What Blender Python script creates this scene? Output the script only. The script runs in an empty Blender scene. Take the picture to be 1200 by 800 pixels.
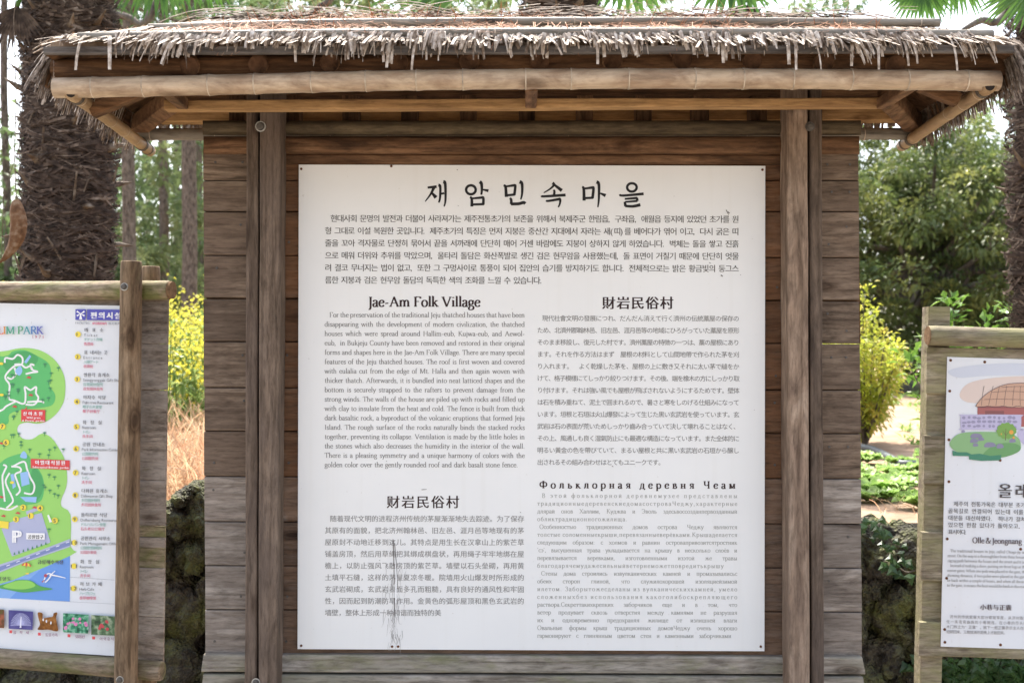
import bpy, math, random
from mathutils import Vector, noise
R = math.radians
sc = bpy.context.scene
rnd = random.Random(7)

# ------------------------------------------------------------------ camera
EYE, FPX, PITCH = 1.55, 1400.0, math.atan(25 / 1400)
cam = bpy.data.cameras.new('camera')
camo = bpy.data.objects.new('camera', cam)
sc.collection.objects.link(camo)
cam.sensor_width = 36.0
cam.lens = 36.0 * FPX / 1200.0
cam.clip_start, cam.clip_end = 0.05, 1000.0
camo.location = (0, 0, EYE)
camo.rotation_euler = (R(90) + PITCH, 0, 0)
cam.dof.use_dof = True
cam.dof.focus_distance = 3.8
cam.dof.aperture_fstop = 4.4
sc.camera = camo

# ------------------------------------------------------------------ sky and sun
SUN_EL, SUN_AZ = 60.0, -14.0         # azimuth measured from +Y towards +X: from behind the board, slightly to the left
w = bpy.data.worlds.new('World')
sc.world = w
w.use_nodes = True
nt = w.node_tree
bg = nt.nodes['Background']
sky = nt.nodes.new('ShaderNodeTexSky')
sky.sky_type = 'NISHITA'
sky.sun_disc = False
sky.sun_elevation = R(SUN_EL)
sky.sun_rotation = R(SUN_AZ)
sky.air_density, sky.dust_density, sky.ozone_density = 1.0, 4.0, 1.0
hs = nt.nodes.new('ShaderNodeHueSaturation')
hs.inputs['Saturation'].default_value = 0.64
nt.links.new(sky.outputs[0], hs.inputs['Color'])
nt.links.new(hs.outputs[0], bg.inputs['Color'])
bg.inputs['Strength'].default_value = 0.15
sl = bpy.data.lights.new('sun', 'SUN')
sl.energy, sl.angle, sl.color = 3.0, R(1.5), (1.0, 0.94, 0.84)
so = bpy.data.objects.new('sun', sl)
sc.collection.objects.link(so)
sd = Vector((math.sin(R(SUN_AZ)) * math.cos(R(SUN_EL)), math.cos(R(SUN_AZ)) * math.cos(R(SUN_EL)), math.sin(R(SUN_EL))))
so.rotation_euler = sd.to_track_quat('Z', 'Y').to_euler()
so.location = sd * 30
sc.view_settings.view_transform = 'Standard'
sc.view_settings.look = 'None'
sc.view_settings.exposure = 1.80
sc.view_settings.gamma = 1.0
sc.cycles.use_denoising = True
sc.cycles.max_bounces = 8
sc.cycles.sample_clamp_indirect = 8

# ------------------------------------------------------------------ pixel rays (photo measures -> places)
CAM = Vector((0, 0, EYE))
FW = Vector((0, math.cos(PITCH), math.sin(PITCH)))
UP = Vector((0, -math.sin(PITCH), math.cos(PITCH)))
RT = Vector((1, 0, 0))
def ray(px, py):
    return FW + RT * ((px - 600) / FPX) + UP * ((400 - py) / FPX)
def P(px, py, Y):
    d = ray(px, py)
    return CAM + d * (Y / d.y)
class Plane:
    def __init__(s, o, n):
        s.o, s.n = Vector(o), Vector(n).normalized()
    def Q(s, px, py, lift=0.0):
        d = ray(px, py)
        return CAM + d * (((s.o + s.n * lift - CAM).dot(s.n)) / d.dot(s.n))

# ------------------------------------------------------------------ object helpers
def wloc(o):
    v = Vector((0, 0, 0))
    while o is not None:
        v += o.location
        o = o.parent
    return v
def thing(name, label, cat, loc, group=None):
    o = bpy.data.objects.new(name, None)
    o.empty_display_size = 0.1
    sc.collection.objects.link(o)
    o.location = loc
    o['label'] = label
    o['category'] = cat
    if group:
        o['group'] = group
    return o
def copy_thing(src, loc, rz, scale, label, tint=None):
    def cp(o, par):
        c = o.copy()
        sc.collection.objects.link(c)
        c.parent = par
        for ch in o.children:
            cp(ch, c)
        return c
    r = cp(src, None)
    r.location = loc
    r.rotation_euler = (0, 0, rz)
    r.scale = (scale, scale, scale)
    r['label'] = label
    return r

class MB:
    def __init__(s):
        s.v, s.f, s.m = [], [], []
        s.mi = 0
    def face(s, pts):
        b = len(s.v)
        s.v += [tuple(p) for p in pts]
        s.f.append(tuple(range(b, b + len(pts))))
        s.m.append(s.mi)
    def grid(s, rows, closed=False, caps=False):
        b = len(s.v)
        n = len(rows[0])
        for r in rows:
            s.v += [tuple(p) for p in r]
        for i in range(len(rows) - 1):
            for j in range(n if closed else n - 1):
                k = (j + 1) % n
                s.f.append((b + i * n + j, b + i * n + k, b + (i + 1) * n + k, b + (i + 1) * n + j))
                s.m.append(s.mi)
        if caps:
            s.f.append(tuple(b + j for j in reversed(range(n))))
            s.f.append(tuple(b + (len(rows) - 1) * n + j for j in range(n)))
            s.m += [s.mi, s.mi]
    def tube(s, pts, rad, n=10, caps=True, jit=0.0):
        pts = [Vector(p) for p in pts]
        if not hasattr(rad, '__len__'):
            rad = [rad] * len(pts)
        rows = []
        ref = None
        for i, p in enumerate(pts):
            t = (pts[min(i + 1, len(pts) - 1)] - pts[max(i - 1, 0)]).normalized()
            if ref is None:
                ref = Vector((0, 0, 1)) if abs(t.z) < 0.9 else Vector((1, 0, 0))
            a = (ref - t * ref.dot(t)).normalized()
            ref = a
            b = t.cross(a)
            row = []
            for j in range(n):
                g = 2 * math.pi * j / n
                r = rad[i] * (1 + rnd.uniform(-jit, jit))
                row.append(p + a * (math.cos(g) * r) + b * (math.sin(g) * r))
            rows.append(row)
        s.grid(rows, True, caps)
    def slab(s, pl, c, lift, depth, bev=0.004, sub=6, wob=0.0015, back_bev=False):
        """board whose front face fills the four photo corners c (TL,TR,BR,BL) on a plane"""
        q = [pl.Q(x, y, lift) for x, y in c]
        s.plank(q, pl.n, depth, bev, sub, wob)
    def plank(s, q, n, depth, bev=0.004, sub=6, wob=0.0015):
        TL, TR, BR, BL = q
        along = (TR - TL).length >= (BL - TL).length
        if not along:
            TL, TR, BR, BL = BL, TL, TR, BR
        ax = (TR - TL).normalized()
        rows = []
        for i in range(sub + 1):
            t = i / sub
            a, b = TL.lerp(TR, t), BL.lerp(BR, t)
            d = (b - a).normalized()
            if 0 < i < sub:
                a = a + d * rnd.uniform(-wob, wob)
                b = b + d * rnd.uniform(-wob, wob)
            zz = n * rnd.uniform(-wob, wob) * 0.6
            rows.append([a + d * bev + zz, a + d * bev * .3 - n * bev * .3 + zz, a - n * bev, a - n * depth, b - n * depth, b - n * bev, b - d * bev * .3 - n * bev * .3 + zz, b - d * bev + zz])
        first = [p + ax * 0 - n * 0 for p in rows[0]]
        s.grid(rows, True, True)
    def lump(s, c, r, sq=(1, 1, 1), sub=3, amp=0.25, fr=1.5, seed=0):
        import bmesh
        bm = bmesh.new()
        bmesh.ops.create_icosphere(bm, subdivisions=sub, radius=1)
        b = len(s.v)
        o = Vector((seed * 7.31, seed * 3.17, seed * 1.73))
        for v in bm.verts:
            k = 1 + amp * noise.noise(v.co * fr + o) + amp * .35 * noise.noise(v.co * fr * 3.1 + o) + amp * .16 * noise.noise(v.co * fr * 7 + o)
            # facet: pull towards a few random planes so it reads as broken rock
            s.v.append((c[0] + v.co.x * r * sq[0] * k, c[1] + v.co.y * r * sq[1] * k, c[2] + v.co.z * r * sq[2] * k))
        for f in bm.faces:
            s.f.append(tuple(b + v.index for v in f.verts))
            s.m.append(s.mi)
        bm.free()
    def build(s, name, mats, parent=None, smooth=False, label=None):
        me = bpy.data.meshes.new(name)
        off = wloc(parent) if parent is not None else Vector((0, 0, 0))
        me.from_pydata([(v[0] - off.x, v[1] - off.y, v[2] - off.z) for v in s.v], [], s.f)
        if not isinstance(mats, (list, tuple)):
            mats = [mats]
        for m in mats:
            me.materials.append(m)
        if len(mats) > 1:
            me.polygons.foreach_set('material_index', s.m)
        if smooth:
            me.polygons.foreach_set('use_smooth', [True] * len(me.polygons))
        o = bpy.data.objects.new(name, me)
        sc.collection.objects.link(o)
        if parent is not None:
            o.parent = parent
        if label:
            o['label'] = label
        return o
def structure(o):
    o['kind'] = 'structure'
    return o
def stuff(o, label=None, cat=None):
    o['kind'] = 'stuff'
    if label:
        o['label'] = label
        o['category'] = cat
    return o
def tag(o, label, cat, group=None):
    o['label'] = label
    o['category'] = cat
    if group:
        o['group'] = group
    return o
def catmull(pts, k=6, closed=False):
    n = len(pts)
    out = []
    for i in range(n if closed else n - 1):
        if closed:
            p = [pts[(i + j - 1) % n] for j in range(4)]
        else:
            p = [pts[min(max(i + j - 1, 0), n - 1)] for j in range(4)]
        for q in range(k):
            t = q / k
            out.append(tuple(0.5 * (2 * p[1][a] + (p[2][a] - p[0][a]) * t + (2 * p[0][a] - 5 * p[1][a] + 4 * p[2][a] - p[3][a]) * t * t + (3 * p[1][a] - p[0][a] - 3 * p[2][a] + p[3][a]) * t ** 3) for a in range(len(pts[0]))))
    if not closed:
        out.append(tuple(pts[-1]))
    return out

# ------------------------------------------------------------------ materials
MATS = {}
def mat(name, col, rough=0.7, spec=0.3, var=0.0, vscale=20.0, bump=0.0, bscale=60.0):
    if name in MATS:
        return MATS[name]
    m = bpy.data.materials.new(name)
    m.use_nodes = True
    t = m.node_tree
    b = t.nodes['Principled BSDF']
    b.inputs['Base Color'].default_value = (*col, 1)
    b.inputs['Roughness'].default_value = rough
    b.inputs['Specular IOR Level'].default_value = spec
    if var or bump:
        tc = t.nodes.new('ShaderNodeTexCoord')
    if var:
        nz = t.nodes.new('ShaderNodeTexNoise')
        nz.inputs['Scale'].default_value = vscale
        nz.inputs['Detail'].default_value = 6
        cr = t.nodes.new('ShaderNodeValToRGB')
        cr.color_ramp.elements[0].position, cr.color_ramp.elements[1].position = 0.3, 0.72
        cr.color_ramp.elements[0].color = (*[c * (1 - var) for c in col], 1)
        cr.color_ramp.elements[1].color = (*[min(c * (1 + var), .9) for c in col], 1)
        t.links.new(tc.outputs['Object'], nz.inputs['Vector'])
        t.links.new(nz.outputs['Fac'], cr.inputs[0])
        t.links.new(cr.outputs[0], b.inputs['Base Color'])
    if bump:
        n2 = t.nodes.new('ShaderNodeTexNoise')
        n2.inputs['Scale'].default_value = bscale
        n2.inputs['Detail'].default_value = 8
        bp = t.nodes.new('ShaderNodeBump')
        bp.inputs['Strength'].default_value = bump
        bp.inputs['Distance'].default_value = 0.01
        t.links.new(tc.outputs['Object'], n2.inputs['Vector'])
        t.links.new(n2.outputs['Fac'], bp.inputs['Height'])
        t.links.new(bp.outputs[0], b.inputs['Normal'])
    MATS[name] = m
    return m

def wood(name, light, mid, dark, axis='X', patch=None, pscale=2.2, moss=None, moss_amt=0.5, stain=None, rough=0.8, fine=1.0, con=1.0):
    """weathered timber, grain running along axis; patch = second colour in big worn areas; moss = green film; stain = (x0,x1,colour): colour kept between two x positions"""
    m = bpy.data.materials.new(name)
    m.use_nodes = True
    t = m.node_tree
    N, L = t.nodes.new, t.links.new
    b = t.nodes['Principled BSDF']
    b.inputs['Roughness'].default_value = rough
    b.inputs['Specular IOR Level'].default_value = 0.2
    tc = N('ShaderNodeTexCoord')
    oi = N('ShaderNodeObjectInfo')
    ad = N('ShaderNodeVectorMath'); ad.operation = 'MULTIPLY_ADD'
    cb = N('ShaderNodeCombineXYZ')
    for k in range(3):
        L(oi.outputs['Random'], cb.inputs[k])
    L(cb.outputs[0], ad.inputs[0])
    ad.inputs[1].default_value = (37, 53, 71)
    L(tc.outputs['Object'], ad.inputs[2])
    def mp(al, ac):
        n = N('ShaderNodeMapping')
        s = {'X': (al, ac, ac), 'Y': (ac, al, ac), 'Z': (ac, ac, al)}[axis]
        n.inputs['Scale'].default_value = s
        L(ad.outputs[0], n.inputs['Vector'])
        return n
    def nz(mpn, sc_, det=6, dist=0.0):
        n = N('ShaderNodeTexNoise')
        n.inputs['Scale'].default_value = sc_
        n.inputs['Detail'].default_value = det
        n.inputs['Roughness'].default_value = 0.68
        n.inputs['Distortion'].default_value = dist
        L(mpn.outputs[0], n.inputs['Vector'])
        return n
    def ramp(src, stops):
        c = N('ShaderNodeValToRGB')
        e = c.color_ramp.elements
        e[0].position, e[0].color = stops[0][0], (*stops[0][1], 1)
        e[1].position, e[1].color = stops[-1][0], (*stops[-1][1], 1)
        for p_, c_ in stops[1:-1]:
            x = e.new(p_); x.color = (*c_, 1)
        L(src, c.inputs[0])
        return c
    def mix(f, a, c, mode='MIX', fv=None):
        n = N('ShaderNodeMix'); n.data_type = 'RGBA'; n.blend_type = mode
        if f is not None: L(f, n.inputs[0])
        else: n.inputs[0].default_value = fv
        for s_, i in ((a, 6), (c, 7)):
            if isinstance(s_, tuple): n.inputs[i].default_value = (*s_, 1)
            else: L(s_, n.inputs[i])
        return n.outputs[2]
    # cathedral grain: noise-warped bands
    g1 = nz(mp(1.5, 8), 2.2, 7, 1.0)
    wv = N('ShaderNodeTexWave'); wv.wave_type = 'BANDS'
    wv.bands_direction = {'X': 'Z', 'Y': 'X', 'Z': 'X'}[axis]
    wv.inputs['Scale'].default_value = 1.2; wv.inputs['Distortion'].default_value = 14
    wv.inputs['Detail'].default_value = 3; wv.inputs['Detail Scale'].default_value = 0.7
    L(mp(0.6, 8).outputs[0], wv.inputs['Vector'])
    c = ramp(g1.outputs['Fac'], [(0.28, dark), (0.5, mid), (0.72, light)])
    w2 = ramp(wv.outputs['Fac'], [(0.0, (.56, .53, .50)), (0.22, (.95, .95, .95)), (1, (1.10, 1.10, 1.10))])
    col = mix(None, c.outputs[0], w2.outputs[0], 'MULTIPLY', 0.6 * con)
    # fine fibres
    g2 = nz(mp(16 * fine, 130 * fine), 1.0, 10)
    f2 = ramp(g2.outputs['Fac'], [(0.33, (.52, .50, .48)), (0.5, (1, 1, 1)), (0.68, (1.22, 1.21, 1.20))])
    col = mix(None, col, f2.outputs[0], 'MULTIPLY', 0.85 * con)
    bl = nz(mp(3.5, 10), 2.6, 11, .5)
    b3 = ramp(bl.outputs['Fac'], [(0.34, (.58, .56, .55)), (0.5, (.98, .98, .98)), (0.66, (1.28, 1.27, 1.26))])
    col = mix(None, col, b3.outputs[0], 'MULTIPLY', 0.8 * con)
    gl = nz(mp(1.6, 34), 1.0, 4, .9)
    g4 = ramp(gl.outputs['Fac'], [(0.33, (.50, .46, .43)), (0.41, (.93, .92, .91)), (0.6, (1, 1, 1)), (0.75, (1.10, 1.09, 1.08))])
    col = mix(None, col, g4.outputs[0], 'MULTIPLY', 0.85 * con)
    ck = nz(mp(.9, 60), 1.0, 2, .5)
    c5 = ramp(ck.outputs['Fac'], [(0.255, (.30, .26, .23)), (0.285, (1, 1, 1)), (1, (1, 1, 1))])
    col = mix(None, col, c5.outputs[0], 'MULTIPLY', 0.9 * con)
    # saw marks across + patches
    if patch:
        p1 = nz(mp(1.0, 2.5), pscale, 5, 0.4)
        pf = ramp(p1.outputs['Fac'], [(0.42, (0, 0, 0)), (0.62, (.8, .8, .8))])
        pm = mix(None, patch, f2.outputs[0], 'MULTIPLY', 0.8)
        col = mix(pf.outputs[0], col, pm)
    if stain:
        sp = N('ShaderNodeSeparateXYZ')
        L(tc.outputs['Object'], sp.inputs[0])
        nn = nz(mp(3, 14), 1.5, 4)
        m1 = N('ShaderNodeMath'); m1.operation = 'MULTIPLY_ADD'
        L(nn.outputs['Fac'], m1.inputs[0]); m1.inputs[1].default_value = 0.10
        L(sp.outputs['X'], m1.inputs[2])
        x0, x1, sc_ = stain
        r1 = N('ShaderNodeMapRange'); L(m1.outputs[0], r1.inputs[0])
        r1.inputs[1].default_value, r1.inputs[2].default_value = x0, x0 + .03
        r2 = N('ShaderNodeMapRange'); L(m1.outputs[0], r2.inputs[0])
        r2.inputs[1].default_value, r2.inputs[2].default_value = x1 + .13, x1 + .10
        mm = N('ShaderNodeMath'); mm.operation = 'MULTIPLY'
        L(r1.outputs[0], mm.inputs[0]); L(r2.outputs[0], mm.inputs[1])
        n3 = nz(mp(1.6, 10), 2.0, 5, .8)
        sr = ramp(n3.outputs['Fac'], [(0.35, tuple(k * .55 for k in sc_)), (0.6, sc_), (0.8, (sc_[0] * 1.25, sc_[1] * 1.1, sc_[2]))])
        sm = mix(None, sr.outputs[0], f2.outputs[0], 'MULTIPLY', 0.8)
        k8 = N('ShaderNodeMath'); k8.operation = 'MULTIPLY'; k8.inputs[1].default_value = 0.72
        L(mm.outputs[0], k8.inputs[0])
        col = mix(k8.outputs[0], col, sm)
    # knots
    vo = N('ShaderNodeTexVoronoi'); vo.inputs['Scale'].default_value = 1.0
    km = N('ShaderNodeMapping')
    km.inputs['Scale'].default_value = {'X': (2.6, 0, 8.0), 'Y': (8.0, 2.6, 0), 'Z': (8.0, 0, 2.6)}[axis]
    L(ad.outputs[0], km.inputs['Vector'])
    L(km.outputs[0], vo.inputs['Vector'])
    kn = ramp(vo.outputs['Distance'], [(0.05, (.16, .12, .10)), (0.085, (.5, .45, .42)), (0.10, (.30, .25, .22)), (0.15, (.86, .84, .83)), (0.2, (1, 1, 1))])
    col = mix(None, col, kn.outputs[0], 'MULTIPLY', 0.85)
    if moss:
        n4 = nz(mp(2.0, 5), 2.6, 7, .5)
        mr = ramp(n4.outputs['Fac'], [(1 - moss_amt - .12, (0, 0, 0)), (1 - moss_amt + .15, (1, 1, 1))])
        mm2 = mix(None, moss, f2.outputs[0], 'MULTIPLY', 0.7)
        col = mix(mr.outputs[0], col, mm2)
    # each board its own tone
    tn = N('ShaderNodeMapRange'); L(oi.outputs['Random'], tn.inputs[0])
    tn.inputs[3].default_value, tn.inputs[4].default_value = 0.80, 1.16
    cc = N('ShaderNodeCombineXYZ')
    for k in range(3): L(tn.outputs[0], cc.inputs[k])
    col = mix(None, col, cc.outputs[0], 'MULTIPLY', 1.0)
    L(col, b.inputs['Base Color'])
    bp = N('ShaderNodeBump'); bp.inputs['Strength'].default_value = 0.55; bp.inputs['Distance'].default_value = 0.004
    ma = N('ShaderNodeMath'); ma.operation = 'ADD'
    L(g2.outputs['Fac'], ma.inputs[0]); L(g1.outputs['Fac'], ma.inputs[1])
    L(ma.outputs[0], bp.inputs['Height'])
    L(bp.outputs[0], b.inputs['Normal'])
    MATS[name] = m
    return m

def leafmat(name, c1, c2, c3, trans=0.45, scale=3.0, rough=0.45):
    """foliage: hue varies from clump to clump, light passes through the blades"""
    m = bpy.data.materials.new(name)
    m.use_nodes = True
    t = m.node_tree
    N, L = t.nodes.new, t.links.new
    out = t.nodes['Material Output']
    b = t.nodes['Principled BSDF']
    b.inputs['Roughness'].default_value = rough
    b.inputs['Specular IOR Level'].default_value = 0.4
    tc = N('ShaderNodeTexCoord')
    nz = N('ShaderNodeTexNoise'); nz.inputs['Scale'].default_value = scale; nz.inputs['Detail'].default_value = 9
    nz.inputs['Roughness'].default_value = 0.75
    L(tc.outputs['Object'], nz.inputs['Vector'])
    cr = N('ShaderNodeValToRGB')
    e = cr.color_ramp.elements
    e[0].position, e[0].color = .34, (*c1, 1)
    e[1].position, e[1].color = .66, (*c3, 1)
    x = e.new(.5); x.color = (*c2, 1)
    L(nz.outputs['Fac'], cr.inputs[0])
    L(cr.outputs[0], b.inputs['Base Color'])
    tr = N('ShaderNodeBsdfTranslucent')
    L(cr.outputs[0], tr.inputs['Color'])
    mx = N('ShaderNodeMixShader'); mx.inputs[0].default_value = trans
    L(b.outputs[0], mx.inputs[1]); L(tr.outputs[0], mx.inputs[2])
    L(mx.outputs[0], out.inputs['Surface'])
    MATS[name] = m
    return m

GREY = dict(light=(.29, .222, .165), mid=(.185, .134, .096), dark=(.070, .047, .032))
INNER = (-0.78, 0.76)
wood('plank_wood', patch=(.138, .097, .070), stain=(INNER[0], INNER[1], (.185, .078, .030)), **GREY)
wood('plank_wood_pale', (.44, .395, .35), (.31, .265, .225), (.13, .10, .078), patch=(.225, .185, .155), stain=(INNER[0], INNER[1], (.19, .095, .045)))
wood('ledge_wood', (.46, .42, .37), (.35, .31, .265), (.18, .145, .115), patch=(.29, .27, .21), moss=(.20, .205, .09), moss_amt=.36)
wood('beam_wood', (.27, .155, .085), (.16, .085, .044), (.06, .032, .018))
wood('cap_wood', (.16, .125, .075), (.11, .083, .05), (.06, .043, .028))
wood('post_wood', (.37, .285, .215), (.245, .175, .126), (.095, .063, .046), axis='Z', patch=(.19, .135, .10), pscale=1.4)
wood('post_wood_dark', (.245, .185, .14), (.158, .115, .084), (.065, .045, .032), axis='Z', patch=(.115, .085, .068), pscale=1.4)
wood('roof_wood', (.23, .125, .062), (.14, .072, .035), (.06, .03, .016))
wood('joist_wood_shaded', (.15, .085, .045), (.10, .055, .03), (.05, .028, .016), axis='Z')  # darkened colour stands in for the shade on the joists
wood('tie_wood_lit', (.52, .32, .15), (.42, .25, .11), (.24, .13, .06), con=.7)  # pale colour makes the tie beam and purlin look lit under the eave
wood('roof_wood_cross', (.26, .15, .078), (.17, .09, .046), (.07, .036, .02), axis='Y')
wood('board_edge_wood', (.15, .135, .125), (.105, .094, .087), (.06, .052, .047))
wood('bamboo_wood', (.54, .43, .315), (.48, .37, .26), (.40, .295, .195), rough=.5, con=.4, patch=(.25, .165, .105), pscale=7, fine=.6)
wood('bamboo_wood_cross', con=.4, light=(.46, .32, .18), mid=(.41, .28, .155), dark=(.33, .21, .11), axis='Y', rough=.5, fine=.6, patch=(.30, .19, .10), pscale=4)
wood('bamboo_wood_grey', con=.5, light=(.36, .32, .265), mid=(.27, .24, .195), dark=(.15, .13, .105), rough=.5)
wood('log_wood', (.40, .33, .25), (.30, .235, .165), (.155, .115, .075), moss=(.15, .165, .055), moss_amt=.45)
wood('log_wood_upright', (.40, .30, .20), (.28, .195, .12), (.12, .078, .048), axis='Z', moss=(.26, .23, .12), moss_amt=.3)
wood('slat_wood', (.39, .35, .275), (.27, .23, .17), (.13, .10, .072), moss=(.235, .22, .115), moss_amt=.5)
wood('slat_wood_left', (.38, .33, .28), (.255, .21, .17), (.11, .082, .062), patch=(.36, .32, .28), moss=(.13, .125, .04), moss_amt=.28)

def panelmat(name, col):
    """white printed sheet, faintly dirty, with run marks"""
    m = bpy.data.materials.new(name)
    m.use_nodes = True
    t = m.node_tree
    N, L = t.nodes.new, t.links.new
    b = t.nodes['Principled BSDF']
    b.inputs['Roughness'].default_value = .42
    b.inputs['Specular IOR Level'].default_value = .35
    tc = N('ShaderNodeTexCoord')
    def nz(s, sc_, det):
        mp = N('ShaderNodeMapping'); mp.inputs['Scale'].default_value = s
        L(tc.outputs['Object'], mp.inputs['Vector'])
        n = N('ShaderNodeTexNoise'); n.inputs['Scale'].default_value = sc_; n.inputs['Detail'].default_value = det
        L(mp.outputs[0], n.inputs['Vector'])
        return n
    a = nz((1, 1, 1), 3.0, 8)
    r = N('ShaderNodeValToRGB')
    r.color_ramp.elements[0].position, r.color_ramp.elements[1].position = .3, .7
    r.color_ramp.elements[0].color = (*[c * .955 for c in col], 1)
    r.color_ramp.elements[1].color = (*col, 1)
    L(a.outputs['Fac'], r.inputs[0])
    s = nz((30, 30, .7), 1.0, 4)
    r2 = N('ShaderNodeValToRGB')
    r2.color_ramp.elements[0].position, r2.color_ramp.elements[1].position = .25, .45
    r2.color_ramp.elements[0].color = (.975, .97, .96, 1)
    r2.color_ramp.elements[1].color = (1, 1, 1, 1)
    L(s.outputs['Fac'], r2.inputs[0])
    v = nz((1, 1, 1), 85, 3)
    r3 = N('ShaderNodeValToRGB')
    r3.color_ramp.elements[0].position, r3.color_ramp.elements[1].position = .24, .31
    r3.color_ramp.elements[0].color = (.84, .82, .79, 1)
    r3.color_ramp.elements[1].color = (1, 1, 1, 1)
    L(v.outputs['Fac'], r3.inputs[0])
    o = r.outputs[0]
    for q in (r2, r3):
        mx = N('ShaderNodeMix'); mx.data_type = 'RGBA'; mx.blend_type = 'MULTIPLY'; mx.inputs[0].default_value = 1
        L(o, mx.inputs[6]); L(q.outputs[0], mx.inputs[7])
        o = mx.outputs[2]
    L(o, b.inputs['Base Color'])
    MATS[name] = m
    return m
panelmat('sign_white', (.80, .795, .775))
panelmat('sign_white_cool', (.74, .765, .80))
M = MATS
# ------------------------------------------------------------------ lettering
# CJK glyphs come from Blender's built-in interface font; the roman and Cyrillic serif faces are drawn here
GL = {}
def load_glyphs(strings):
    chars = sorted(set(''.join(strings)) - {' ', '\u3000'})
    tmp = []
    for ch in chars:
        c = bpy.data.curves.new('glyph', 'FONT')
        c.body = ch
        c.resolution_u = 2
        o = bpy.data.objects.new('glyph', c)
        sc.collection.objects.link(o)
        tmp.append((ch, o, c))
    dg = bpy.context.evaluated_depsgraph_get()
    for ch, o, c in tmp:
        e = o.evaluated_get(dg)
        m = e.to_mesh()
        v = [(a.co.x, a.co.y) for a in m.vertices]
        f = [tuple(p.vertices) for p in m.polygons]
        GL[ch] = (v, f)
        e.to_mesh_clear()
    for ch, o, c in tmp:
        bpy.data.objects.remove(o)
        bpy.data.curves.remove(c)

def arc(cx, cy, rx, ry, a0, a1, n=12):
    return [(cx + rx * math.cos(R(a0 + (a1 - a0) * i / n)), cy + ry * math.sin(R(a0 + (a1 - a0) * i / n))) for i in range(n + 1)]
def cur(*p):
    return catmull(list(p), 4)
def sf(x, y, w=.07):
    return ('s', x, y, w)
XH, CH, AH, DH = .43, .66, .71, -.22
def stem(x, a, b, top=1, bot=1):
    r = [[(x, a), (x, b)]]
    if bot: r.append(sf(x, a))
    if top == 1: r.append([(x - .075, b - .035), (x, b)])
    if top == 2: r.append(sf(x, b))
    return r
def arch(x0, x1, h=XH):
    return [cur((x0, h * .68), (x0 + .07, h * .93), ((x0 + x1) / 2 + .03, h), (x1 - .02, h * .85), (x1, h * .6)), [(x1, h * .62), (x1, 0)], sf(x1, 0)]
SER = {}
def G(ch, adv, *st):
    flat = []
    for s_ in st:
        if s_ and (isinstance(s_[0], tuple) and isinstance(s_[0][0], (int, float))) or s_[0] == 's':
            flat.append(s_)
        else:
            flat += s_
    SER[ch] = (adv, flat)
G('a', .40, cur((.06, .33), (.11, .41), (.2, .43), (.28, .38), (.295, .28)), [(.295, .3), (.295, .06)], cur((.295, .07), (.33, .01), (.385, .04)), cur((.295, .25), (.17, .225), (.065, .16), (.07, .05), (.14, 0), (.22, .02), (.295, .1)))
G('b', .46, stem(.10, 0, AH, 1, 0), arc(.245, .215, .165, .215, 0, 360, 18))
G('c', .38, cur((.34, .34), (.29, .42), (.2, .425), (.09, .34), (.06, .2), (.1, .07), (.2, .01), (.29, .03), (.35, .1)))
G('d', .48, stem(.37, 0, AH, 1, 1), arc(.22, .215, .165, .215, 0, 360, 18))
G('e', .41, [(.07, .235), (.355, .255)], cur((.355, .255), (.33, .38), (.22, .43), (.1, .35), (.06, .2), (.11, .06), (.21, .01), (.3, .03), (.365, .11)))
G('f', .29, [(.12, 0), (.12, .52)], cur((.12, .5), (.14, .63), (.21, .7), (.3, .68)), [(.03, .42), (.26, .42)], sf(.12, 0))
G('g', .42, arc(.2, .285, .13, .145, 0, 360, 14), cur((.12, .17), (.08, .1), (.15, .06), (.3, .04), (.37, -.04), (.33, -.16), (.19, -.21), (.07, -.17), (.06, -.07), (.15, .0)), [(.31, .37), (.40, .41)])
G('h', .48, stem(.10, 0, AH), arch(.10, .36))
G('i', .235, stem(.115, 0, XH), [(.115, .575), (.115, .645)])
G('j', .22, [(.12, -.1), (.12, XH)], [(.045, XH - .035), (.12, XH)], cur((.12, -.08), (.1, -.18), (.0, -.2)), [(.12, .575), (.12, .645)])
G('k', .45, stem(.10, 0, AH), [(.11, .2), (.34, .41)], [(.19, .26), (.39, .0)], sf(.33, XH, .06), sf(.39, 0, .06))
G('l', .235, stem(.115, 0, AH))
G('m', .73, stem(.10, 0, XH), arch(.10, .355), arch(.355, .61))
G('n', .48, stem(.10, 0, XH), arch(.10, .36))
G('o', .46, arc(.23, .215, .175, .215, 0, 360, 20))
G('p', .47, stem(.10, DH, XH), arc(.245, .215, .165, .215, 0, 360, 18))
G('q', .47, [(.37, DH), (.37, XH)], sf(.37, DH), arc(.22, .215, .165, .215, 0, 360, 18))
G('r', .33, stem(.10, 0, XH), cur((.10, .28), (.16, .39), (.23, .43), (.3, .39)))
G('s', .33, cur((.27, .34), (.22, .425), (.13, .42), (.075, .34), (.12, .26), (.22, .19), (.27, .1), (.22, .02), (.13, .005), (.05, .1)))
G('t', .29, [(.13, .09), (.13, .55)], cur((.13, .1), (.16, .015), (.27, .04)), [(.04, .42), (.25, .42)])
G('u', .48, [(.10, .15), (.10, XH)], [(.03, XH - .03), (.10, XH)], cur((.10, .16), (.13, .03), (.21, .01), (.3, .05), (.36, .14)), stem(.36, 0, XH))
G('v', .43, [(.05, XH), (.225, 0)], [(.225, 0), (.39, XH)], sf(.06, XH), sf(.38, XH, .05))
G('w', .66, [(.05, XH), (.2, 0)], [(.2, 0), (.33, XH)], [(.33, XH), (.47, 0)], [(.47, 0), (.61, XH)], sf(.06, XH), sf(.33, XH, .05), sf(.6, XH, .05))
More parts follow.
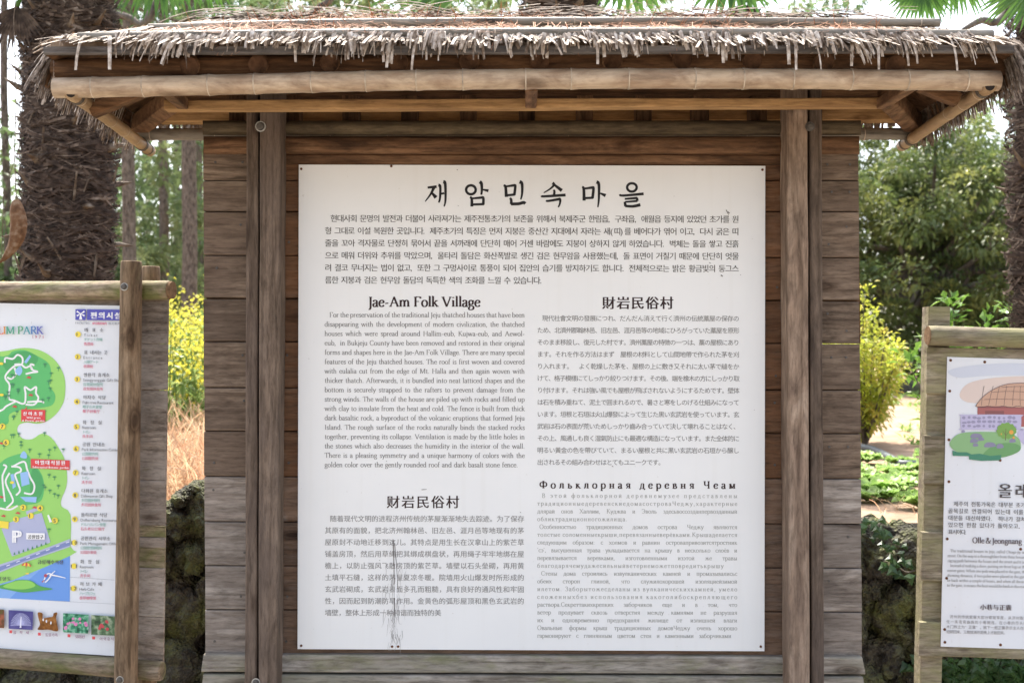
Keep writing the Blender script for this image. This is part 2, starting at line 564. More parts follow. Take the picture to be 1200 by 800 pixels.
G('x', .43, [(.06, XH), (.37, 0)], [(.06, 0), (.36, XH)], sf(.07, XH, .06), sf(.36, XH, .05), sf(.07, 0, .05), sf(.37, 0, .06))
G('y', .43, [(.05, XH), (.225, .02)], [(.39, XH), (.225, .02), (.15, -.15), (.06, -.2)], sf(.06, XH), sf(.38, XH, .05))
G('z', .40, [(.06, XH), (.33, XH)], [(.33, XH), (.06, 0)], [(.06, 0), (.35, 0)], [(.35, 0), (.36, .09)])
G('A', .66, [(.08, 0), (.32, CH)], [(.31, CH), (.58, 0)], [(.17, .24), (.46, .24)], sf(.08, 0), sf(.58, 0, .08))
G('B', .55, stem(.12, 0, CH, 2), cur((.12, CH), (.28, CH), (.39, .57), (.38, .42), (.26, .36), (.12, .355)), cur((.12, .355), (.3, .35), (.45, .26), (.44, .1), (.32, .005), (.12, 0)))
G('C', .60, cur((.53, .52), (.45, .64), (.33, .67), (.15, .58), (.07, .36), (.12, .13), (.28, .0), (.44, .03), (.55, .15)))
G('F', .50, stem(.12, 0, CH, 2), [(.12, CH), (.44, CH)], [(.44, CH), (.45, .55)], [(.12, .35), (.35, .35)])
G('G', .66, cur((.55, .52), (.46, .64), (.33, .67), (.15, .58), (.07, .36), (.12, .13), (.28, .0), (.44, .02), (.55, .09)), stem(.55, .08, .3, 2, 0))
G('H', .70, stem(.12, 0, CH, 2), stem(.56, 0, CH, 2), [(.12, .34), (.56, .34)])
G('I', .28, stem(.14, 0, CH, 2))
G('J', .28, [(.16, -.05), (.16, CH)], cur((.16, -.03), (.12, -.16), (.02, -.19)), sf(.16, CH))
G('K', .60, stem(.12, 0, CH, 2), [(.13, .3), (.45, CH)], [(.22, .39), (.54, 0)], sf(.45, CH), sf(.54, 0))
G('L', .50, stem(.12, 0, CH, 2), [(.12, 0), (.46, 0)], [(.46, 0), (.48, .13)])
G('M', .82, stem(.13, 0, CH, 2), [(.13, CH), (.40, .04)], [(.40, .04), (.66, CH)], stem(.68, 0, CH, 2))
G('O', .68, arc(.34, .33, .27, .335, 0, 360, 24))
G('P', .50, stem(.12, 0, CH, 2), cur((.12, CH), (.3, CH), (.43, .57), (.42, .38), (.3, .3), (.12, .3)))
G('R', .57, stem(.12, 0, CH, 2), cur((.12, CH), (.3, CH), (.42, .57), (.41, .4), (.28, .33), (.12, .33)), [(.26, .33), (.52, 0)], sf(.52, 0, .05))
G('S', .44, cur((.37, .53), (.32, .64), (.2, .66), (.1, .58), (.1, .45), (.22, .35), (.35, .26), (.37, .12), (.27, .01), (.14, .01), (.06, .14)))
G('T', .58, stem(.29, 0, CH, 0), [(.05, CH), (.53, CH)], [(.05, CH), (.04, .53)], [(.53, CH), (.54, .53)])
G('V', .64, [(.06, CH), (.32, 0)], [(.32, 0), (.57, CH)], sf(.07, CH), sf(.56, CH, .06))
G('W', .92, [(.06, CH), (.27, 0)], [(.27, 0), (.46, CH)], [(.46, CH), (.66, 0)], [(.66, 0), (.85, CH)], sf(.07, CH), sf(.84, CH, .06))
G('.', .22, [(.10, .0), (.10, .075)])
G(',', .22, [(.11, .07), (.11, .02), (.06, -.1)])
G("'", .2, [(.1, .68), (.09, .5)])
G(':', .22, [(.10, .0), (.10, .075)], [(.10, .32), (.10, .395)])
G('-', .32, [(.05, .205), (.26, .225)], [(.05, .23), (.26, .25)])
G('&', .68, cur((.6, .4), (.52, .15), (.35, .0), (.16, .0), (.07, .14), (.15, .3), (.32, .44), (.36, .58), (.28, .67), (.19, .58), (.24, .42), (.42, .14), (.62, .0)))
# Cyrillic
for a_, b_ in zip('аеосрух', 'aeocpyx'):
    SER[a_] = SER[b_]
for a_, b_ in zip('ВСКОХ', 'BCKOX'):
    if b_ in SER: SER[a_] = SER[b_]
G('Х', .62, [(.08, CH), (.54, 0)], [(.08, 0), (.53, CH)], sf(.09, CH), sf(.52, CH), sf(.09, 0), sf(.54, 0))
G('б', .46, arc(.23, .2, .17, .2, 0, 360, 16), cur((.07, .22), (.1, .48), (.22, .56), (.36, .68)))
G('в', .43, stem(.11, 0, XH, 2), cur((.11, XH), (.25, XH), (.31, .34), (.24, .24), (.11, .23)), cur((.11, .23), (.27, .23), (.36, .14), (.3, .02), (.11, 0)))
G('г', .36, stem(.11, 0, XH, 2), [(.11, XH), (.32, XH)], [(.32, XH), (.33, .32)])
G('д', .47, [(.16, XH), (.10, .02)], [(.34, 0), (.34, XH)], [(.14, XH), (.36, XH)], [(.03, 0), (.43, 0)], [(.04, 0), (.03, -.12)], [(.42, 0), (.43, -.12)])
G('ж', .66, stem(.33, 0, XH, 2), [(.09, .41), (.32, .2)], [(.23, .26), (.06, 0)], [(.57, .41), (.34, .2)], [(.43, .26), (.6, 0)], sf(.6, 0, .05), sf(.06, 0, .05))
G('з', .37, cur((.06, .36), (.15, .43), (.26, .4), (.27, .28), (.15, .225)), cur((.15, .225), (.29, .2), (.31, .07), (.2, .0), (.05, .06)))
for k_ in 'ий':
    x_ = [[(.15, .54), (.235, .5), (.32, .54)]] if k_ == 'й' else []
    G(k_, .48, stem(.11, 0, XH, 2), stem(.36, 0, XH, 2), [(.12, .06), (.35, .37)], *x_)
SER['ё'] = (SER['e'][0], SER['e'][1] + [[(.15, .56), (.15, .62)], [(.29, .56), (.29, .62)]])
G('к', .45, stem(.11, 0, XH, 2), [(.12, .2), (.34, .41)], [(.19, .26), (.39, .0)], sf(.39, 0, .06))
G('л', .46, [(.15, XH), (.13, .1), (.04, .01)], stem(.35, 0, XH, 0), [(.13, XH), (.38, XH)])
G('м', .58, stem(.10, 0, XH, 2), [(.11, XH), (.28, .03)], [(.28, .03), (.45, XH)], stem(.46, 0, XH, 2))
G('н', .49, stem(.11, 0, XH, 2), stem(.37, 0, XH, 2), [(.11, .22), (.37, .22)])
G('п', .49, stem(.11, 0, XH, 2), stem(.37, 0, XH, 2), [(.11, XH), (.37, XH)])
G('т', .42, stem(.21, 0, XH, 0), [(.05, XH), (.37, XH)], [(.05, XH), (.04, .33)], [(.37, XH), (.38, .33)])
G('ф', .60, stem(.30, DH, AH, 1), arc(.19, .215, .13, .2, 0, 360, 14), arc(.41, .215, .13, .2, 0, 360, 14))
G('ц', .50, stem(.11, 0, XH, 2), stem(.37, 0, XH, 2), [(.11, 0), (.44, 0)], [(.44, 0), (.44, -.12)])
G('ч', .46, stem(.34, 0, XH, 2), [(.10, .28), (.10, XH)], cur((.10, .3), (.13, .19), (.24, .17), (.34, .22)))
G('ш', .68, stem(.11, 0, XH, 2), stem(.33, 0, XH, 2), stem(.55, 0, XH, 2), [(.11, 0), (.55, 0)])
G('щ', .70, stem(.11, 0, XH, 2), stem(.33, 0, XH, 2), stem(.55, 0, XH, 2), [(.11, 0), (.62, 0)], [(.62, 0), (.62, -.12)])
BW = [cur((.11, .24), (.26, .24), (.35, .14), (.28, .02), (.11, 0))]
G('ь', .42, stem(.11, 0, XH, 2), *BW)
G('ы', .58, stem(.11, 0, XH, 2), stem(.47, 0, XH, 2), *BW)
G('э', .39, cur((.05, .35), (.12, .42), (.21, .42), (.31, .33), (.33, .2), (.28, .06), (.17, .0), (.05, .07)), [(.14, .22), (.33, .22)])
G('ю', .66, stem(.11, 0, XH, 2), [(.11, .22), (.27, .22)], arc(.43, .215, .15, .215, 0, 360, 16))
G('я', .45, stem(.34, 0, XH, 2), cur((.34, XH), (.2, XH), (.11, .35), (.15, .23), (.34, .21)), [(.22, .21), (.07, 0)])
G('Ф', .72, stem(.36, 0, CH, 2), arc(.22, .34, .15, .19, 0, 360, 14), arc(.50, .34, .15, .19, 0, 360, 14))
G('Ч', .62, stem(.48, 0, CH, 2), stem(.13, .42, CH, 2, 0), cur((.13, .44), (.17, .3), (.33, .28), (.48, .34)))
G('Э', .58, cur((.06, .54), (.15, .65), (.28, .66), (.46, .55), (.5, .33), (.42, .1), (.25, .0), (.06, .1)), [(.2, .34), (.5, .34)])
G('З', .48, cur((.07, .55), (.18, .66), (.35, .63), (.37, .44), (.2, .35)), cur((.2, .35), (.4, .31), (.43, .12), (.28, .0), (.06, .09)))

def pen(pts, tk, tn):
    """broad pen: upright strokes thick, level strokes thin -> quads"""
    n = len(pts)
    L_, Rr = [], []
    for i in range(n):
        a, b = pts[max(i - 1, 0)], pts[min(i + 1, n - 1)]
        dx, dy = b[0] - a[0], b[1] - a[1]
        l = math.hypot(dx, dy) or 1
        dx, dy = dx / l, dy / l
        rise = abs(dy)
        if dx * dy > 0 and n == 2: rise *= .5        # strokes rising to the right stay light
        h = .5 * (tn + (tk - tn) * rise)
        L_.append((pts[i][0] - dy * h, pts[i][1] + dx * h))
        Rr.append((pts[i][0] + dy * h, pts[i][1] - dx * h))
    return [(L_[i], L_[i + 1], Rr[i + 1], Rr[i]) for i in range(n - 1)]
def serif_quads(ch, tk, tn):
    adv, st = SER[ch]
    q = []
    for s_ in st:
        if s_[0] == 's':
            _, x, y, w_ = s_
            w_ = w_ + tk * .25
            yy = y + (tn * .5 if y < .2 else -tn * .5)
            q.append(((x - w_, yy + tn * .5), (x + w_, yy + tn * .5), (x + w_, yy - tn * .5), (x - w_, yy - tn * .5)))
        else:
            q += pen(s_, tk, tn)
    return adv, q
class Ink:
    """flat print collected for one plane, coordinates in photo pixels"""
    def __init__(s, pl, lift):
        s.pl, s.lift, s.mb, s.k = pl, lift, MB(), 0
    def at(s, x, y):
        return s.pl.Q(x, y, s.lift + (s.k % 7) * 2.5e-5)
    def poly(s, pts):
        s.k += 1
        s.mb.face([s.at(x, y) for x, y in pts])
    def disc(s, x, y, rx, ry=None, n=14):
        ry = ry or rx
        s.poly([(x + rx * math.cos(2 * math.pi * i / n), y + ry * math.sin(2 * math.pi * i / n)) for i in range(n)])
    def stroke(s, pts, w0, w1=None, k=5):
        w1 = w0 if w1 is None else w1
        p = catmull(pts, k) if len(pts) > 2 else list(pts)
        n = len(p)
        for i in range(n - 1):
            def off(j):
                a, b = p[max(j - 1, 0)], p[min(j + 1, n - 1)]
                dx, dy = b[0] - a[0], b[1] - a[1]
                l = math.hypot(dx, dy) or 1
                h = .5 * (w0 + (w1 - w0) * j / (n - 1))
                return (-dy / l * h, dx / l * h)
            oa, ob = off(i), off(i + 1)
            s.poly([(p[i][0] + oa[0], p[i][1] + oa[1]), (p[i + 1][0] + ob[0], p[i + 1][1] + ob[1]), (p[i + 1][0] - ob[0], p[i + 1][1] - ob[1]), (p[i][0] - oa[0], p[i][1] - oa[1])])
    def serif(s, text, x0, x1, yb, size, slope=0.0, tk=.085, tn=.03, track=None, fill=True):
        """roman line; blanks stretch so the line ends at x1 (track: letters spread instead)"""
        adv = [.22 if c == ' ' else SER[c][0] for c in text]
        nat = sum(adv) * size
        ns = text.count(' ')
        sp, tr, sx = 0, 0, 1.0
        if fill and x1 is not None:
            slack = (x1 - x0) - nat
            if track or ns == 0:
                tr = slack / max(len(text) - 1, 1)
            elif slack >= -ns * .06 * size:
                sp = slack / ns
            else:
                sx = (x1 - x0 + ns * .06 * size) / nat
                sp = -.06 * size
        x = x0
        for c, a in zip(text, adv):
            if c != ' ':
                s.k += 1
                for q in serif_quads(c, tk, tn)[1]:
                    s.k += 1
                    s.mb.face([s.at(x + u * size * sx, yb - v * size + slope * (x + u * size - x0)) for u, v in q])
            x += a * size * sx + tr + (sp if c == ' ' else 0)
    def cjk(s, text, x0, x1, yb, size, slope=0.0, bold=0.0, half=.5, grow=1.0, hscale=1.0):
        """full-width line fitted between x0 and x1; bold = shift of a second copy, thickening the uprights"""
        wd = [half if c == ' ' else (.55 if c in '.,()、。，' and half < .45 else 1.0) for c in text]
        st = (x1 - x0) / (sum(wd))
        x = x0
        for c, a in zip(text, wd):
            if c not in ' \u3000' and c in GL:
                v, f = GL[c]
                for dx in ((0.0,) if not bold else (-bold / 2, bold / 2)):
                    s.k += 1
                    b = len(s.mb.v)
                    s.mb.v += [tuple(s.at(x + (u + dx - .0) * size * hscale, yb - q * size + slope * (x + u * size - x0))) for u, q in v]
                    for t in f:
                        s.mb.f.append(tuple(b + i for i in t)); s.mb.m.append(0)
            x += a * st
    def sans(s, text, x0, x1, yb, size, slope=0.0, bold=0.0):
        """plain grotesque line, proportional"""
        ws = []
        for c in text:
            if c == ' ': ws.append(.28)
            else:
                xs = [u for u, _ in GL[c][0]]
                ws.append(max(xs) - min(xs) + .09)
        nat = sum(ws) * size
        tr = ((x1 - x0) - nat) / max(len(text) - 1, 1) if x1 is not None else 0
        x = x0
        for c, a in zip(text, ws):
            if c != ' ':
                v, f = GL[c]
                m0 = min(u for u, _ in v)
                for dx in ((0.0,) if not bold else (-bold / 2, bold / 2)):
                    s.k += 1
                    b = len(s.mb.v)
                    s.mb.v += [tuple(s.at(x + (u - m0 + dx + .045) * size, yb - q * size + slope * (x - x0 + u * size))) for u, q in v]
                    for t in f:
                        s.mb.f.append(tuple(b + i for i in t)); s.mb.m.append(0)
            x += a * size + tr
    def build(s, name, m, parent, label=None):
        return s.mb.build(name, m, parent, False, label)
# ------------------------------------------------------------------ ground and terrain
WALL_Y = 5.25
def terrain_z(x, y):
    prof = [(5.3, .84), (6.2, .84), (8, .95), (11, 1.10), (16, 1.24), (26, 1.33), (60, 1.36), (300, 1.4)]
    for (a, za), (b, zb) in zip(prof, prof[1:]):
        if y <= b:
            t = max(0, (y - a) / (b - a))
            z = za + (zb - za) * t
            break
    else:
        z = 1.4
    n = noise.noise(Vector((x * .9, y * .9, 0))) * .03 + noise.noise(Vector((x * 3.3, y * 3.3, 4))) * .015
    return z + n * min(1, (y - 5.3) / 1.0 if y > 5.3 else 0)
mb = MB()
xs = [-60, -30, -15, -8] + [-5 + .25 * i for i in range(41)] + [8, 15, 30, 60]
ys = [-40, -20, -8] + [-4 + .4 * i for i in range(24)]
mb.grid([[(x, y, .015 * noise.noise(Vector((x * 2, y * 2, 1))) if y < WALL_Y else 0) for x in xs] for y in ys])
def soilmat(name, a, b_, c, scale):
    m = bpy.data.materials.new(name); m.use_nodes = True
    t = m.node_tree; N, L = t.nodes.new, t.links.new
    p = t.nodes['Principled BSDF']; p.inputs['Roughness'].default_value = .95; p.inputs['Specular IOR Level'].default_value = .1
    tc = N('ShaderNodeTexCoord'); nz = N('ShaderNodeTexNoise'); nz.inputs['Scale'].default_value = scale; nz.inputs['Detail'].default_value = 10; nz.inputs['Roughness'].default_value = .7
    L(tc.outputs['Object'], nz.inputs['Vector'])
    r = N('ShaderNodeValToRGB'); e = r.color_ramp.elements
    e[0].position, e[0].color = .32, (*a, 1); e[1].position, e[1].color = .7, (*c, 1); x = e.new(.5); x.color = (*b_, 1)
    L(nz.outputs['Fac'], r.inputs[0]); L(r.outputs[0], p.inputs['Base Color'])
    bp = N('ShaderNodeBump'); bp.inputs['Strength'].default_value = .7; bp.inputs['Distance'].default_value = .03
    L(nz.outputs['Fac'], bp.inputs['Height']); L(bp.outputs[0], p.inputs['Normal'])
    M[name] = m
soilmat('path_earth', (.21, .175, .14), (.28, .24, .195), (.34, .30, .25), 6)
soilmat('garden_earth', (.25, .165, .11), (.34, .235, .165), (.42, .31, .23), 5)
structure(mb.build('ground', M['path_earth'], None, True))
mb = MB()
xs = [-90, -50, -25, -12, -8] + [-5 + .2 * i for i in range(56)] + [8, 14, 25, 50, 90]
ys = [5.32 + .2 * i for i in range(40)] + [13.4 + .8 * i for i in range(14)] + [26, 32, 45, 70, 150, 300]
mb.grid([[(x, y, terrain_z(x, y)) for x in xs] for y in ys])
structure(mb.build('garden_soil', M['garden_earth'], None, True))

# ------------------------------------------------------------------ the thatched notice board
PANEL_Y = 3.84
PL = Plane((0, PANEL_Y, 0), (0, -1, 0))
kx = P(623, 425, PANEL_Y).x
kiosk = thing('notice_board', 'large wooden notice board under a thatched roof with a white sign in five languages', 'notice board', (kx, PANEL_Y, 0))

# horizontal planks behind the posts
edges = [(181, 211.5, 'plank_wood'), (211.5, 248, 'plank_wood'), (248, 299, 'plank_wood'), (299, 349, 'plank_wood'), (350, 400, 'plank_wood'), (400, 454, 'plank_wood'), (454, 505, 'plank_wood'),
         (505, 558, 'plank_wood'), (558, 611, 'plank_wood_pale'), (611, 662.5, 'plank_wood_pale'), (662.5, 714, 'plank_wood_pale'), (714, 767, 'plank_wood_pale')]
for i, (a, b_, m_) in enumerate(edges):
    mb = MB()
    xl = 238.3 + (a - 184) / 583 * 2 + rnd.uniform(-.5, .5)
    xr = 1006 + (a - 184) / 583 * 4 + rnd.uniform(-.5, .5)
    dr = 0 if i < 3 else 3
    db = 0 if i < 2 else 3
    if i == 4: a_r = a + dr + .3
    tl, bl = a + (.5 if i else -5), b_ - .5
    top_r = a + dr + (.2 if i == 5 else (.5 if i else -5))
    mb.slab(PL, [(xl, tl), (xr, top_r), (xr + .3, b_ + db - .5), (xl + .2, bl)], -.014 - (i % 2) * .0016, .022, .0042, 10, .0007)
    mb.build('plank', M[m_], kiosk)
for a, b_, c_, d_ in ((176, 176, 399.4, 402.2), (401.2, 403.6, 890, 890)):  # unseen boards added behind the planks to keep light out of the seams
    mb = MB(); mb.slab(PL, [(240.5, a), (1005, b_), (1008.5, d_), (242.5, c_)], -.0365, .012, .001, 2, 0); mb.build('seam_light_block', M['beam_wood'], kiosk)
mb = MB(); mb.slab(PL, [(239.5, 392), (955, 394), (955, 410), (239.5, 408)], -.052, .012, .001, 2, 0); mb.build('seam_light_block', M['beam_wood'], kiosk)  # added strip blocking light through the open gap, except at its right end
# thin board directly above the sign, log shaped rail, dark cap rail
mb = MB(); mb.slab(PL, [(330, 181.5), (921, 182), (921, 193), (330, 192.5)], -.004, .012, .003, 8, .0006); mb.build('top_board', M['beam_wood'], kiosk)
def halflog(name, px0, px1, y0, y1, lift, m_, bulge=.03, k=9):
    mb = MB()
    rows = []
    for i in range(13):
        t = i / 12
        x = px0 + (px1 - px0) * t
        row = []
        w_ = rnd.uniform(-.5, .5)
        endk = 1.0
        for j in range(k):
            g = math.pi * j / (k - 1)
            yy = (y0 + y1) / 2 - math.cos(g) * (y1 - y0) / 2 + w_ * .6
            row.append(PL.Q(x, yy, lift + math.sin(g) ** .6 * bulge))
        row.append(PL.Q(x, y1, lift - .03)); row.append(PL.Q(x, y0, lift - .03))
        rows.append(row)
    mb.grid(rows, True, True)
    return mb.build(name, M[m_], kiosk, True)
halflog('rail', 238.5, 1007, 160, 181, -.016, 'beam_wood', .034)
halflog('cap_rail', 237.5, 1009, 141.5, 158.5, -.016, 'cap_wood', .03)
# ledge boards at the foot
for (a, b_, x0, x1, lf) in ((766.5, 787, 235.5, 1014.5, .012), (790, 820, 235, 1015.5, .016), (823, 872, 236, 1014, .01)):
    mb = MB(); mb.slab(PL, [(x0 + 3, a), (x1 - 4, a + 3), (x1, b_ + 3), (x0, b_)], lf, .05, .006, 10, .0008); mb.build('ledge', M['ledge_wood'], kiosk)

# posts: paired timbers each side, carried down to the ground
def post_timber(xt0, xt1, xb0, xb1, lift, depth, m_):
    def at(x_t, x_b, y): return x_t + (x_b - x_t) * (y - 105) / (800 - 105)
    yb = 425 + EYE / (PANEL_Y - lift) * 1400
    mb = MB()
    mb.slab(PL, [(xt0, 92), (xt1, 92), (at(xt1, xb1, yb), yb), (at(xt0, xb0, yb), yb)], lift, depth, .005, 14, .0012)
    return mb.build('post', M[m_], kiosk)
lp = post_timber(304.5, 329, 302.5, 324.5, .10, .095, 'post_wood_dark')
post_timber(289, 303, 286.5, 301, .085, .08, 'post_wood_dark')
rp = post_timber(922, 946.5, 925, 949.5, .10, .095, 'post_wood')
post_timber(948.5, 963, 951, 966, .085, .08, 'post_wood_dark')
mat('galvanised', (.45, .44, .40), .45, .5, .3, 90); M['galvanised'].node_tree.nodes['Principled BSDF'].inputs['Metallic'].default_value = .6
mat('rust', (.14, .055, .025), .8, .2, .5, 200)
mat('dark_metal', (.08, .07, .06), .5, .5, .3, 60)
def bolt(px, py, par, r=6.3, ring='galvanised', pl=PL, lift=.10):
    c = pl.Q(px, py, lift)
    rr = r / FPX * c.y
    mb = MB()
    n = pl.n
    mb.tube([c, c + n * .004], [rr, rr], 20); 
    mb.mi = 1
    mb.tube([c + n * .004, c + n * .005, c + n * .012, c + n * .013], [rr * .80, rr * .78, rr * .62, rr * .45], 16)
    mb.build('bolt', [M[ring], M['dark_metal']], par)
bolt(305.5, 148.5, lp); bolt(949, 148.5, rp, 5.6, 'dark_metal'); bolt(300, 799, lp, 5); bolt(951, 806, rp, 5)

# ---- roof frame
EV_F, EV_B = 3.24, 4.18
zE = P(600, 64, EV_F).z
xL, xR = P(52, 65, EV_F).x, P(1187, 60, EV_F).x
RY = 3.70
zR = P(600, 39, RY).z
rxL, rxR = P(262, 22, RY).x, P(985, 22, RY).x
# bamboo eave pole ring
mat('bamboo_node', (.45, .37, .28), .6, .3, .45, 40)
def bamboo(name, pts, r, m_, parent, node=.26, n=14, taper=0.0):
    p0, p1 = Vector(pts[0]), Vector(pts[-1])
    Lg = (p1 - p0).length
    cl, rr = [], []
    s_ = 0
    nxt = rnd.uniform(.3, .8) * node
    path = catmull([tuple(p) for p in pts], 40)
    path = [Vector(p) for p in path]
    cum = [0]
    for a, b in zip(path, path[1:]): cum.append(cum[-1] + (b - a).length)
    def at(d):
        d = min(max(d, 0), cum[-1])
        for i in range(len(cum) - 1):
            if cum[i + 1] >= d:
                return path[i].lerp(path[i + 1], (d - cum[i]) / max(cum[i + 1] - cum[i], 1e-9))
        return path[-1]
    st = [(0, 1.0)]
    while nxt < cum[-1] - .05:
        st += [(nxt - .02, .985), (nxt - .004, 1.03), (nxt, .985), (nxt + .005, 1.06), (nxt + .025, .985)]
        nxt += node * rnd.uniform(.8, 1.2)
    st.append((cum[-1], 1.0))
    mb = MB()
    mb.tube([at(d) for d, _ in st], [r * k * (1 - taper * d / cum[-1]) for d, k in st], n)
    po = mb.build(name, M[m_], parent, True)
    for d, k in st:
        if k > 1.05:
            mb = MB()
            mb.tube([at(d - .0022), at(d + .0008)], r * 1.065 * (1 - taper * d / cum[-1]), n)
            mb.build('node_ring', M['bamboo_node'], po, True)
    return po
bamboo('eave_pole', [P(64, 103.5, 3.28), P(240, 100, 3.28), P(470, 94.5, 3.275), P(720, 92.5, 3.275), P(950, 93, 3.28), P(1170, 95, 3.29)], .0285, 'bamboo_wood', kiosk, .155)
zBk = P(600, 158, 4.06).z
bamboo('eave_pole', [P(150, 157.5, 4.06), P(620, 157, 4.06), P(1068, 157, 4.06)], .021, 'bamboo_wood_grey', kiosk, .2)
for e0, e1 in (((83, 109, 3.265), (176, 177, 4.16)), ((1160, 101, 3.27), (1057, 171, 4.17))):
    o = bamboo('side_pole', [P(*e0), P((e0[0] + e1[0]) / 2 + 1, (e0[1] + e1[1]) / 2 - 1, (e0[2] + e1[2]) / 2 - .05), P(*e1)], .0195, 'bamboo_wood_cross', kiosk, .16)
    # dark discs painting the shade inside the hollow ends, and wire lashings
    a, b_ = P(*e0), P(*e1)
    d = (b_ - a).normalized()
    mb = MB(); mb.tube([a - d * .0015, a + d * .002], .013, 14); mb.build('end_shade_disc', mat('hollow_shade', (.02, .014, .01), .9), o)
    for q in (.05, .062, .86, .875, .955):
        mb = MB()
        c = a.lerp(b_, q); mb.tube([c - d * .003, c + d * .003], .0215, 14)
        mb.build('wire_tie', mat('wire', (.09, .075, .06), .5, .5), o)
# heavy log under the eave boards, rafter ends, boards
mb = MB(); mb.tube([P(63, 82, 3.33), P(300, 78, 3.34), P(700, 72, 3.35), P(1187, 74, 3.33)], [.030, .029, .028, .031], 16); mb.build('eave_log', M['roof_wood'], kiosk, True)
mb = MB(); e_ = P(62.6, 82, 3.33); mb.tube([e_ - Vector((.003, .004, 0)), e_ + Vector((.004, 0, 0))], .030, 18); mb.build('log_end', mat('end_grain_grey', (.27, .22, .19), .9, .1, .4, 60, .5, 120), kiosk)
mb = MB(); mb.slab(Plane((0, 3.40, 0), (0, -1, 0)), [(130, 60), (1120, 58), (1120, 98), (130, 100)], 0, .02, .002, 6, .0005); mb.build('fascia', M['roof_wood'], kiosk)
mat('end_grain', (.085, .045, .026), .9, .1, .6, 28, .6, 90)
for px, py in ((222, 79), (302, 77), (386, 75), (467, 74), (550, 73), (632, 72), (718, 72), (800, 71), (882, 72), (966, 75), (1050, 77)):
    mb = MB()
    a = P(px, py - 1, 3.295)
    b_ = Vector((a.x, RY - .02, zR - .075))
    mb.tube([a, a.lerp(b_, .5), b_], [.0275 * rnd.uniform(.92, 1.08), .027, .025], 14, True, .02)
    r_ = mb.build('rafter', M['roof_wood_cross'], kiosk, True)
    mb = MB(); d = (b_ - a).normalized(); mb.tube([a - d * .0012, a + d * .001], .0262, 16); mb.build('rafter_end', M['end_grain'], r_)
# inner purlin, tie beam, joists between them, braces and hips
mb = MB(); mb.slab(Plane((0, 3.62, 0), (0, -1, 0)), [(192, 117), (1040, 114), (1040, 124), (192, 128)], 0, .05, .004, 8, .001); mb.build('purlin', M['tie_wood_lit'], kiosk)
mb = MB(); mb.slab(Plane((0, 4.0, 0), (0, -1, 0)), [(186, 124), (1062, 124), (1062, 141), (186, 143)], 0, .05, .004, 8, .001); mb.build('tie_beam', M['tie_wood_lit'], kiosk)
for px in (278, 342, 411, 480, 549, 618, 686, 755, 822, 890, 955):
    x0, x1 = P(px - 10, 120, 3.93).x, P(px + 9, 120, 3.93).x
    z1, z0 = P(px, 112, 3.93).z, P(px, 142, 3.93).z
    mb = MB()
    mb.plank([Vector((x0, 3.93, z1)), Vector((x1, 3.93, z1)), Vector((x1, 3.93, z0)), Vector((x0, 3.93, z0))], Vector((0, -1, 0)), .068, .003, 2, .0006)
    mb.build('joist', M['joist_wood_shaded'], kiosk)
def bar(name, a, b_, w_, h_, m_, par=kiosk):
    a, b_ = Vector(a), Vector(b_)
    d = (b_ - a).normalized()
    s_ = d.cross(Vector((0, 0, 1))).normalized()
    u = s_.cross(d)
    mb = MB()
    mb.plank([a + s_ * w_ / 2 - u * h_ / 2, b_ + s_ * w_ / 2 - u * h_ / 2, b_ - s_ * w_ / 2 - u * h_ / 2, a - s_ * w_ / 2 - u * h_ / 2], -u, h_, .004, 4, .001)
    return mb.build(name, M[m_], par)
for a, b_ in (((196, 106, 3.29), (214, 122, 3.62)), ((623, 100, 3.29), (622, 121, 3.62)), ((1068, 99, 3.29), (1034, 122, 3.62))):
    bar('brace', P(*a), P(*b_), .034, .03, 'roof_wood_cross')
for a, b_ in (((205, 116, 3.66), (162, 148, 4.05)), ((1040, 114, 3.66), (1072, 147, 4.05))):
    bar('hip_rafter', P(*a), P(*b_), .06, .05, 'roof_wood_cross')
for a, b_ in (((108, 131, 3.42), (170, 106, 3.42)), ((1122, 118, 3.42), (1078, 100, 3.42))):
    bar('side_brace', P(*a), P(*b_), .04, .035, 'roof_wood')
E4 = [Vector((xL, EV_F, zE)), Vector((xR, EV_F, zE)), Vector((xR, EV_B, zE)), Vector((xL, EV_B, zE))]
R2 = [Vector((rxL, RY, zR)), Vector((rxR, RY, zR))]
def deck(name, th, drop, m_, grow=0.0):
    g = Vector((0, 0, th))
    lo = [e + Vector((0, 0, drop)) for e in E4] + [r + Vector((0, 0, drop)) for r in R2]
    lo = [p + Vector(((-grow if p.x < 0 else grow) if i < 4 else 0, (-grow if p.y < RY else grow) if i < 4 else 0, 0)) for i, p in enumerate(lo)]
    up = [p + g for p in lo]
    mb = MB()
    for s_, fl in ((lo, True), (up, False)):
        for q in ((0, 1, 5, 4), (2, 3, 4, 5), (3, 0, 4), (1, 2, 5)):
            pts = [s_[i] for i in q]
            mb.face(list(reversed(pts)) if fl else pts)
    for i in range(4):
        j = (i + 1) % 4
        mb.face([lo[i], lo[j], up[j], up[i]])
    return mb.build(name, M[m_], kiosk)
deck('roof_deck', .016, 0, 'roof_wood')
bar('edge_board', Vector((xL + .005, EV_F - .012, zE + .006)), Vector((xR - .005, EV_F - .012, zE + .010)), .018, .020, 'board_edge_wood')
for sgn, cx in ((-1, xL), (1, xR)):             # boards closing the side overhang below the deck edge
    for q in range(2):
        z1 = zE + .004 - q * .034
        mb = MB()
        mb.plank([Vector((cx + sgn * (.018 + .012 * q), 3.33, z1)), Vector((cx + sgn * (.018 + .012 * q), 4.14, z1)), Vector((cx + sgn * (.030 + .012 * q), 4.14, z1 - .033)), Vector((cx + sgn * (.030 + .012 * q), 3.33, z1 - .033))], Vector((sgn, 0, 0)), .010, .001, 4, .0008)
        mb.build('side_board', M['roof_wood_cross'], kiosk)
